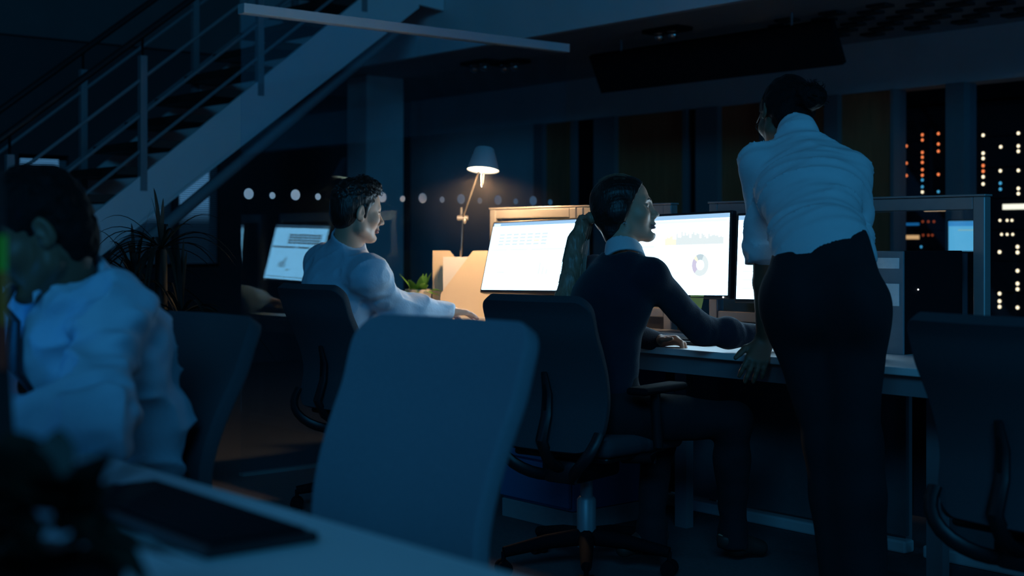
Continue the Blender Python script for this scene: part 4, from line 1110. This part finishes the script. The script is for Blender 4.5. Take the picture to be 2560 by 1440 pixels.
# ------------------------------------------------------------------ standing woman
def standing_woman():
    J = dict(pelvis=V3(P(2062, 740, 4.02)), waist=V3(P(2050, 610, 4.06)), chest=V3(P(2022, 480, 4.24)), neck=V3(P(1995, 362, 4.36)),
             shL=V3(P(1898, 410, 4.36)), shR=V3(P(2122, 428, 4.26)), elL=V3(P(1908, 625, 4.42)), wrL=V3(P(1911, 850, 4.57)),
             elR=V3(P(2146, 640, 4.22)), wrR=V3(P(2140, 846, 4.42)),
             hipL=V3(P(1990, 775, 4.06)), hipR=V3(P(2135, 780, 3.98)), knL=V3(P(2075, 1110, 4.02)), knR=V3(P(2140, 1110, 3.95)))
    J['anL'] = V3(P(2115, 1480, 3.98)); J['anR'] = V3(P(2160, 1490, 3.92))
    for q in ('anL', 'anR'): J[q][2] = 0.09
    hc = V3(P(1962, 290, 4.48))
    look = V3(P(1560, 560, 4.72))-hc
    H = Head(hc, [look[0]*0.9-0.20, look[1]+0.50, -0.34], [0.02, 0.25, 1], 0.99)
    org = ground((J['anL']+J['anR'])/2)
    hands = [dict(w=J['wrL'], d=[-0.10, 0.10, -0.9], n=[-0.35, -0.9, -0.1], th=1, curl=(0.2, 0.25, 0.2)),
             dict(w=J['wrR'], d=[0.1, 0.9, -0.3], n=[0, 0.2, 1], th=-1, curl=(0.5, 0.5, 0.3))]
    # left hand: heel on the desk edge, fingers folded over it toward the viewer
    wl = J['wrL']; hands[0].update(w=wl+np.array([0, 0, -0.0]), d=vn(V3(P(1880, 935, 4.50))-wl), n=vn(V3(P(1270, 700, 0.0))-wl), curl=(0.25, 0.30, 0.25), spread=0.09, thumb=(0.75, 0.55, 0.1))
    feet = dict(L=J['anL']+np.array([-0.10, 0.14, -0.055]), R=J['anR']+np.array([-0.06, 0.16, -0.055]))
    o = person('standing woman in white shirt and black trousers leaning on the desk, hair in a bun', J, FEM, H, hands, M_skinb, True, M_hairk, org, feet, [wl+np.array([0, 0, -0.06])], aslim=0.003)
    # hair with bun
    F = Field(hc-0.22, hc+0.24, 0.0042)
    F.ell(H.p(-0.020, 0, 0.040), H.R, (0.099, 0.084, 0.092), 0.01)
    F.ell(H.p(-0.055, 0, -0.020), H.R, (0.058, 0.072, 0.070), 0.03)
    F.ell(H.p(-0.020, -0.074, 0.0), H.R, (0.030, 0.012, 0.036), 0.015); F.ell(H.p(-0.020, 0.074, 0.0), H.R, (0.030, 0.012, 0.036), 0.015)
    F.ell(H.p(0.036, 0, 0.046), H.R, (0.0575, 0.066, 0.067), 0.02); F.ell(H.p(-0.055, 0, -0.055), H.R, (0.04, 0.055, 0.05), 0.03)
    F.clip(H.p(0.026, 0, 0.0), H.f-H.u*0.66)
    bc = V3(P(2030, 243, 4.36)); F.ell(bc, H.R, (0.043, 0.045, 0.042), 0.015); F.ell(bc*0.6+H.p(-0.05, 0, 0.05)*0.4, H.R, (0.045, 0.04, 0.04), 0.03)
    def dis(p): return 0.0035*vnoise(p*75)+0.005*vnoise(p*32)*np.exp(-((p-bc)**2).sum(1)/0.004)*1.6
    F.displace(dis); V, Q = F.mesh(); np_mesh('hair', V, Q, M_hairk, o, org)
    rr = random.Random(8)
    def cu(k_):
        a, b = rr.uniform(0, 6.28), rr.uniform(-0.5, 1.4); d = np.array([math.cos(a)*math.cos(b), math.sin(a)*math.cos(b), math.sin(b)])
        p0 = bc+d*0.040; s = vn(np.cross(d, [0.3, 0.2, 1])); ph = rr.uniform(0, 6)
        return [p0+d*0.020*i/5+s*0.010*math.sin(ph+i*1.2) for i in range(6)]
    strands('curls', cu, 70, 0.0016, M_hairk, o, org)
    # shirt
    lo, hi = bounds(J); F = Field(lo, hi, 0.0062)
    add_torso(F, J, FEM, 0.010)
    for sd_ in 'LR': add_arm(F, J, sd_, FEM, 0.013, upto=0.42)
    # rolled cuffs
    for sd_ in 'LR':
        b, c = J['el'+sd_], J['wr'+sd_]; F.cone(b+(c-b)*0.36, b+(c-b)*0.47, 0.050, 0.049, 0.004)
    nb = J['neck']; ax_ = vn(H.p(-0.03, 0, -0.06)-nb); ax2 = vn(ax_*0.5+np.array([0.1, -0.15, 0.9]))
    F.cone(nb-ax2*0.03, nb+ax2*0.032, 0.088, 0.060, 0.02)
    F.clip(V3(P(2050, 660, 4.05)), [0, 0, -1])
    up_ = vn(J['chest']-J['waist'])
    def dis(p):
        q = (p-J['waist'])@up_; sd = p@np.array([CR, SR, 0]); bk = p@np.array([-SR, CR, 0])
        back = 1/(1+np.exp(-(q+0.03)/0.03))
        r1 = vnoise(np.stack([sd*3.2+4, bk*3, (q+0.10*sd)*34], 1)); r2 = vnoise(np.stack([sd*6, bk*5, (q-0.15*sd)*70+9], 1))
        dl = np.exp(-(((p-J['elL'])**2).sum(1))/0.012)+np.exp(-(((p-(J['elL']*.6+J['wrL']*.4))**2).sum(1))/0.006)
        rd = (1-np.abs(vnoise(np.stack([sd*2.6+1, bk*2.5, (q+0.08*sd)*24+5], 1))))**5; rd2 = (1-np.abs(vnoise(np.stack([sd*4+2, bk*4, (q-0.12*sd)*40+1], 1))))**5
        return 0.0085*r1*back-(0.013*rd+0.006*rd2-0.004)*back+0.0030*r2+0.006*dl*vnoise(p*np.array([30, 30, 48]))
    F.displace(dis); V, Q = F.mesh(); np_mesh('shirt', V, Q, M_shirtw, o, org, relax=3)
    # trousers, high waisted
    F = Field(lo, hi, 0.008)
    hs = J['hipR']-J['hipL']
    F.ecap(J['pelvis']+np.array([0, 0, -0.01]), J['waist']+np.array([0, 0, 0.02]), hs, (.176, .135), (.138, .108), 0.04)
    for sd_ in 'LR':
        add_leg(F, J, sd_, FEM, 0.012)
        F.ell(J['hip'+sd_]+np.array([0.02, -0.03, 0.01]), (vn(hs), vn([0, 0.3, 1]), [0, 1, 0]), (0.105, 0.12, 0.12), 0.05)
        F.cone(J['kn'+sd_], J['an'+sd_]+np.array([0, 0, -0.02]), 0.066, 0.062, 0.04)
    rim = V3(P(2050, 606, 4.0)); F.clip(rim, vn(np.array([0.30*CR*-1, 0.30*SR*-1, 1.0])))
    F.clip(np.array([0, 0, 0.045]), [0, 0, -1])
    F.displace(lambda p: 0.0045*vnoise(p*np.array([11, 11, 9])))
    V, Q = F.mesh(); np_mesh('trousers', V, Q, M_trou, o, org)
    for sd_ in 'LR':
        an = J['an'+sd_]; F = Field(an-0.25, an+0.25, 0.006); foot(F, an, feet[sd_], 0.007); F.clip(an+np.array([0, 0, -0.005]), [0, 0, 1])
        V, Q = F.mesh(); np_mesh('shoe', V, Q, M_blackm, o, org)
    # glasses temple and rim seen past the cheek
    g_ = MB()
    for g in (-1, 1):
        g_.tube([Vector(H.p(-0.01, g*0.080, 0.008)-org), Vector(H.p(0.085, g*0.062, 0.006)-org)], 0.0018, 6)
        g_.tube([Vector(H.p(0.096+0.0*math.cos(a), g*(0.033+0.026*math.cos(a)), -0.002+0.020*math.sin(a))-org) for a in [k_*math.pi/10 for k_ in range(21)]], 0.0016, 6)
    g_.tube([Vector(H.p(0.100, -0.008, 0.004)-org), Vector(H.p(0.100, 0.008, 0.004)-org)], 0.0016, 6)
    g_.build('glasses', M_black, o)
    return o
standing_woman()

# ------------------------------------------------------------------ man at the lamp-lit desk
def lit_man():
    J = dict(pelvis=[-4.82, 3.20, 0.57], waist=V3(P(842, 850, 5.80)), chest=V3(P(846, 722, 5.80)), neck=V3(P(868, 618, 5.78)),
             shL=V3(P(806, 660, 5.93)), shR=V3(P(924, 690, 5.62)), elL=[-5.12, 3.52, 0.80], wrL=[-4.99, 3.74, 0.80],
             elR=V3(P(996, 776, 5.78)), wrR=V3(P(1118, 778, 5.95)),
             hipL=[-4.92, 3.22, 0.54], hipR=[-4.72, 3.21, 0.54], knL=[-4.95, 3.66, 0.53], knR=[-4.66, 3.66, 0.53], anL=[-4.95, 3.62, 0.09], anR=[-4.64, 3.60, 0.09])
    J = {k_: np.array(v, float) for k_, v in J.items()}
    hc = V3(P(892, 530, 5.74))
    H = Head(hc, [CR*0.87-SR*0.49, SR*0.87+CR*0.49, -0.10], [0.02, 0.03, 1], 1.03)
    org = ground(J['pelvis'])
    hands = [dict(w=J['wrR'], d=vn(V3(P(1182, 782, 6.02))-J['wrR']), n=[0, 0.1, 1], th=-1, curl=(0.2, 0.25, 0.2)),
             dict(w=J['wrL'], d=[0.25, 0.9, -0.12], n=[0, 0, 1], th=1, curl=(0.3, 0.35, 0.3))]
    feet = dict(L=[-4.96, 3.76, 0.03], R=[-4.62, 3.74, 0.03])
    o = person('seated man in a pale blue shirt with dark wavy hair, in profile under the lamp', J, MALE, H, hands, M_skin, False, M_hairb, org, feet, [J['wrR']+np.array([0.04, 0.05, 0])])
    F = Field(hc-0.2, hc+0.22, 0.0040)
    F.ell(H.p(-0.014, 0, 0.046), H.R, (0.103, 0.085, 0.098), 0.01); F.ell(H.p(0.030, 0, 0.105), H.R, (0.062, 0.062, 0.036), 0.03)
    F.ell(H.p(-0.052, 0, -0.010), H.R, (0.062, 0.074, 0.075), 0.03); F.ell(H.p(0.070, 0, 0.098), H.R, (0.030, 0.045, 0.026), 0.02)
    F.clip(H.p(0.016, 0, 0.0), H.f-H.u*0.72)
    F.cone(H.p(0.008, -0.074, 0.02), H.p(0.008, -0.072, -0.020), 0.012, 0.007, 0.01); F.cone(H.p(0.008, 0.074, 0.02), H.p(0.008, 0.072, -0.020), 0.012, 0.007, 0.01)
    F.clip(H.p(-0.06, 0, -0.075), -H.u)
    def dis(p): 
        f, l, u = H.loc(p); top = np.clip((u-0.02)/0.06, 0.15, 1)
        return top*(0.008*vnoise(p*70)+0.004*vnoise(p*140))
    F.displace(dis); V, Q = F.mesh(); np_mesh('hair', V, Q, M_hairb, o, org)
    rr = random.Random(12)
    def cu(k_):
        a, b = rr.uniform(-1.5, 1.5), rr.uniform(0.35, 1.5); d = math.cos(b)*(math.cos(a)*H.f+math.sin(a)*H.l)+math.sin(b)*H.u
        p0 = H.p(0.0, 0, 0.045)+d*np.array(0.098); s = vn(np.cross(d, H.l+0.2)); ph = rr.uniform(0, 6)
        return [p0+d*0.020*i/5+s*0.009*math.sin(ph+i*1.3) for i in range(6)]
    strands('curls', cu, 120, 0.0018, M_hairb, o, org)
    lo, hi = bounds(J); F = Field(lo, hi, 0.0065)
    add_torso(F, J, MALE, 0.012)
    for sd_ in 'LR': add_arm(F, J, sd_, MALE, 0.014, 0.065, upto=0.96); F.cone(J['wr'+sd_]+(J['el'+sd_]-J['wr'+sd_])*0.20, J['wr'+sd_]+(J['el'+sd_]-J['wr'+sd_])*0.03, 0.046, 0.042, 0.006)
    nb = J['neck']; ax_ = vn(H.p(-0.025, 0, -0.06)-nb)
    F.cone(nb-ax_*0.03, nb+ax_*0.035, 0.088, 0.074, 0.012); F.cone(nb, nb+ax_*0.15, 0.063, 0.066, 0.005, 's'); F.clip(nb+ax_*0.045, ax_+np.array([0.1, 0.25, 0]), near=(nb+ax_*0.05, 0.095))
    F.clip(np.array([0, 0, 0.50]), [0, 0, -1])
    def dis(p):
        e = np.exp(-((p-J['elR'])**2).sum(1)/0.03)+np.exp(-((p-J['shR'])**2).sum(1)/0.03)
        w_ = np.exp(-((p-J['wrR'])**2).sum(1)/0.012)
        rd = (1-np.abs(vnoise(np.stack([p[:, 0]*9+p[:, 2]*7, p[:, 1]*9, p[:, 2]*12-p[:, 0]*8], 1))))**5
        return 0.005*vnoise(np.stack([p[:, 0]*9, p[:, 1]*9, p[:, 2]*13+p[:, 0]*6], 1))+0.005*e*vnoise(p*np.array([22, 22, 34]))+0.008*(0.2-rd)+0.004*w_*vnoise(p*60)
    F.displace(dis); V, Q = F.mesh(); np_mesh('shirt', V, Q, M_shirt, o, org)
    F = Field(lo, hi, 0.008); F.ecap(J['pelvis'], (J['pelvis']+J['waist'])/2, [1, 0, 0], (.172, .132), (.16, .124), 0.03)
    for sd_ in 'LR': add_leg(F, J, sd_, MALE, 0.006)
    F.clip(np.array([0, 0, 0.06]), [0, 0, -1]); V, Q = F.mesh(); np_mesh('trousers', V, Q, M_trou, o, org)
    for sd_ in 'LR':
        an = J['an'+sd_]; F = Field(an-0.25, an+0.25, 0.006); foot(F, an, feet[sd_], 0.007); F.clip(an+np.array([0, 0, -0.005]), [0, 0, 1])
        V, Q = F.mesh(); np_mesh('shoe', V, Q, M_blackm, o, org)
    return o
lit_man()

# ------------------------------------------------------------------ man in the tie, near left
def tie_man():
    J = dict(pelvis=[-2.95, 1.30, 0.56], waist=V3(P(300, 1010, 3.02)), chest=V3(P(235, 860, 2.92)), neck=V3(P(175, 715, 2.86)),
             shL=V3(P(282, 800, 2.76)), shR=V3(P(40, 800, 3.12)), elL=V3(P(230, 1060, 2.54)), wrL=V3(P(30, 1040, 2.56)),
             elR=V3(P(-90, 1050, 2.95)), wrR=V3(P(-130, 1120, 2.65)),
             hipL=[-2.84, 1.28, 0.54], hipR=[-3.06, 1.28, 0.54], knL=[-2.76, 0.86, 0.53], knR=[-3.10, 0.86, 0.53], anL=[-2.75, 0.88, 0.09], anR=[-3.12, 0.88, 0.09])
    J = {k_: np.array(v, float) for k_, v in J.items()}
    hc = V3(P(98, 585, 2.80))
    fw = np.array([CR, SR, 0])*-0.90+np.array([SR, -CR, 0])*0.25
    H = Head(hc, [fw[0], fw[1], -0.42], [-0.1, -0.1, 1], 1.02)
    org = ground(J['pelvis'])
    hands = [dict(w=J['wrL'], d=vn([-0.5, -0.6, -0.15]), n=[0, 0, 1], th=-1), dict(w=J['wrR'], d=vn([0.1, -0.9, -0.3]), n=[0, 0, 1], th=1)]
    feet = dict(L=[-2.72, 0.74, 0.03], R=[-3.14, 0.74, 0.03])
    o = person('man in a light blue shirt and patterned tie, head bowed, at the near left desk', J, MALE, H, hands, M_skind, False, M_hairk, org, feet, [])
    F = Field(hc-0.22, hc+0.24, 0.0045)
    F.ell(H.p(-0.014, 0, 0.044), H.R, (0.102, 0.085, 0.096), 0.01); F.ell(H.p(0.030, 0, 0.098), H.R, (0.066, 0.066, 0.038), 0.03)
    F.ell(H.p(-0.052, 0, -0.018), H.R, (0.062, 0.074, 0.078), 0.03)
    F.ell(H.p(0.036, 0, 0.046), H.R, (0.0575, 0.066, 0.067), 0.02); F.clip(H.p(0.020, 0, 0.0), H.f-H.u*0.75)
    F.clip(H.p(-0.06, 0, -0.085), -H.u)
    F.displace(lambda p: 0.006*vnoise(p*60)); V, Q = F.mesh(); np_mesh('hair', V, Q, M_hairk, o, org)
    lo, hi = bounds(J); F = Field(lo, hi, 0.0065)
    add_torso(F, J, MALE, 0.014)
    for sd_ in 'LR': add_arm(F, J, sd_, MALE, 0.018, upto=0.96)
    nb = J['neck']; ax_ = vn(H.p(-0.03, 0, -0.06)-nb)
    F.cone(nb-ax_*0.02, nb+ax_*0.045, 0.092, 0.074, 0.010); F.cone(nb, nb+ax_*0.15, 0.064, 0.066, 0.005, 's'); F.clip(nb+ax_*0.055, ax_, near=(nb+ax_*0.05, 0.095))
    # collar wings
    c0 = nb+ax_*0.02; fr = vn(np.cross([0, 0, 1], vn(J['shR']-J['shL']))); sL = vn(J['shL']-J['shR'])
    for g in (1, -1): F.cone(c0+fr*0.072+sL*g*0.030, c0+fr*0.112+sL*g*0.052-np.array([0, 0, 0.075]), 0.015, 0.006, 0.006)
    F.clip(np.array([0, 0, 0.50]), [0, 0, -1])
    def dis(p):
        e = np.exp(-((p-J['shL'])**2).sum(1)/0.025)+np.exp(-((p-(J['shL']+J['elL'])/2)**2).sum(1)/0.03)+np.exp(-((p-J['elL'])**2).sum(1)/0.02)
        q = np.stack([p[:, 0]*8+p[:, 2]*5, p[:, 1]*8, p[:, 2]*14-p[:, 0]*10], 1)
        r = vnoise(q); r2 = vnoise(q*2.1+7)
        rd = (1-np.abs(vnoise(q*0.62+3)))**4
        return 0.012*r*np.abs(r)**0.2+0.014*e*r2+0.024*(0.25-rd)
    F.displace(dis, 0.05); V, Q = F.mesh(); np_mesh('shirt', V, Q, M_shirt, o, org)
    # tie down the chest
    ch_ = J['chest']; pts = [c0+fr*0.118-np.array([0, 0, 0.012]), c0+fr*0.138-np.array([0, 0, 0.05]), ch_+fr*0.172+np.array([0, 0, 0.06]), ch_+fr*0.176-np.array([0, 0, 0.04]), J['waist']*0.6+ch_*0.4+fr*0.178, J['waist']+fr*0.175]
    MB().tube([Vector(q)-Vector(org) for q in pts], [0.020, 0.016, 0.026, 0.032, 0.036, 0.038], 12, flat=(Vector(fr), 0.28)).build('tie', M_tie, o, smooth=True)
    F = Field(lo, hi, 0.009); F.ecap(J['pelvis'], (J['pelvis']+J['waist'])/2, [1, 0, 0], (.172, .132), (.16, .124), 0.03)
    for sd_ in 'LR': add_leg(F, J, sd_, MALE, 0.006)
    F.clip(np.array([0, 0, 0.06]), [0, 0, -1]); V, Q = F.mesh(); np_mesh('trousers', V, Q, M_trou, o, org)
    for sd_ in 'LR':
        an = J['an'+sd_]; F = Field(an-0.25, an+0.25, 0.007); foot(F, an, feet[sd_], 0.007); F.clip(an+np.array([0, 0, -0.005]), [0, 0, 1])
        V, Q = F.mesh(); np_mesh('shoe', V, Q, M_blackm, o, org)
    return o
tie_man()

# ------------------------------------------------------------------ added scattering ball standing in for the glow around the lit lamp
hz = bpy.data.materials.new('warm_glow_volume'); hz.use_nodes = True
t_ = hz.node_tree; t_.nodes.clear()
tcn = nm(t_, 'ShaderNodeTexCoord'); ln = nm(t_, 'ShaderNodeVectorMath', operation='LENGTH'); t_.links.new(tcn.outputs['Object'], ln.inputs[0])
mrn = nm(t_, 'ShaderNodeMapRange'); mrn.inputs['From Min'].default_value = 0.05; mrn.inputs['From Max'].default_value = 0.42; mrn.inputs['To Min'].default_value = 0.055; mrn.inputs['To Max'].default_value = 0.0
t_.links.new(ln.outputs['Value'], mrn.inputs['Value'])
vs_ = nm(t_, 'ShaderNodeVolumeScatter'); t_.links.new(mrn.outputs[0], vs_.inputs['Density'])
on = nm(t_, 'ShaderNodeOutputMaterial'); t_.links.new(vs_.outputs[0], on.inputs['Volume'])
o = MB().sphere((0, 0, 0), 0.44, 24).build('lamp_glow_volume', hz, smooth=True); o.location = hp+Vector((0.02, -0.02, -0.06))
tag(o, 'faint volume added for the warm glow around the lit desk lamp', 'glow', None, 'stuff')
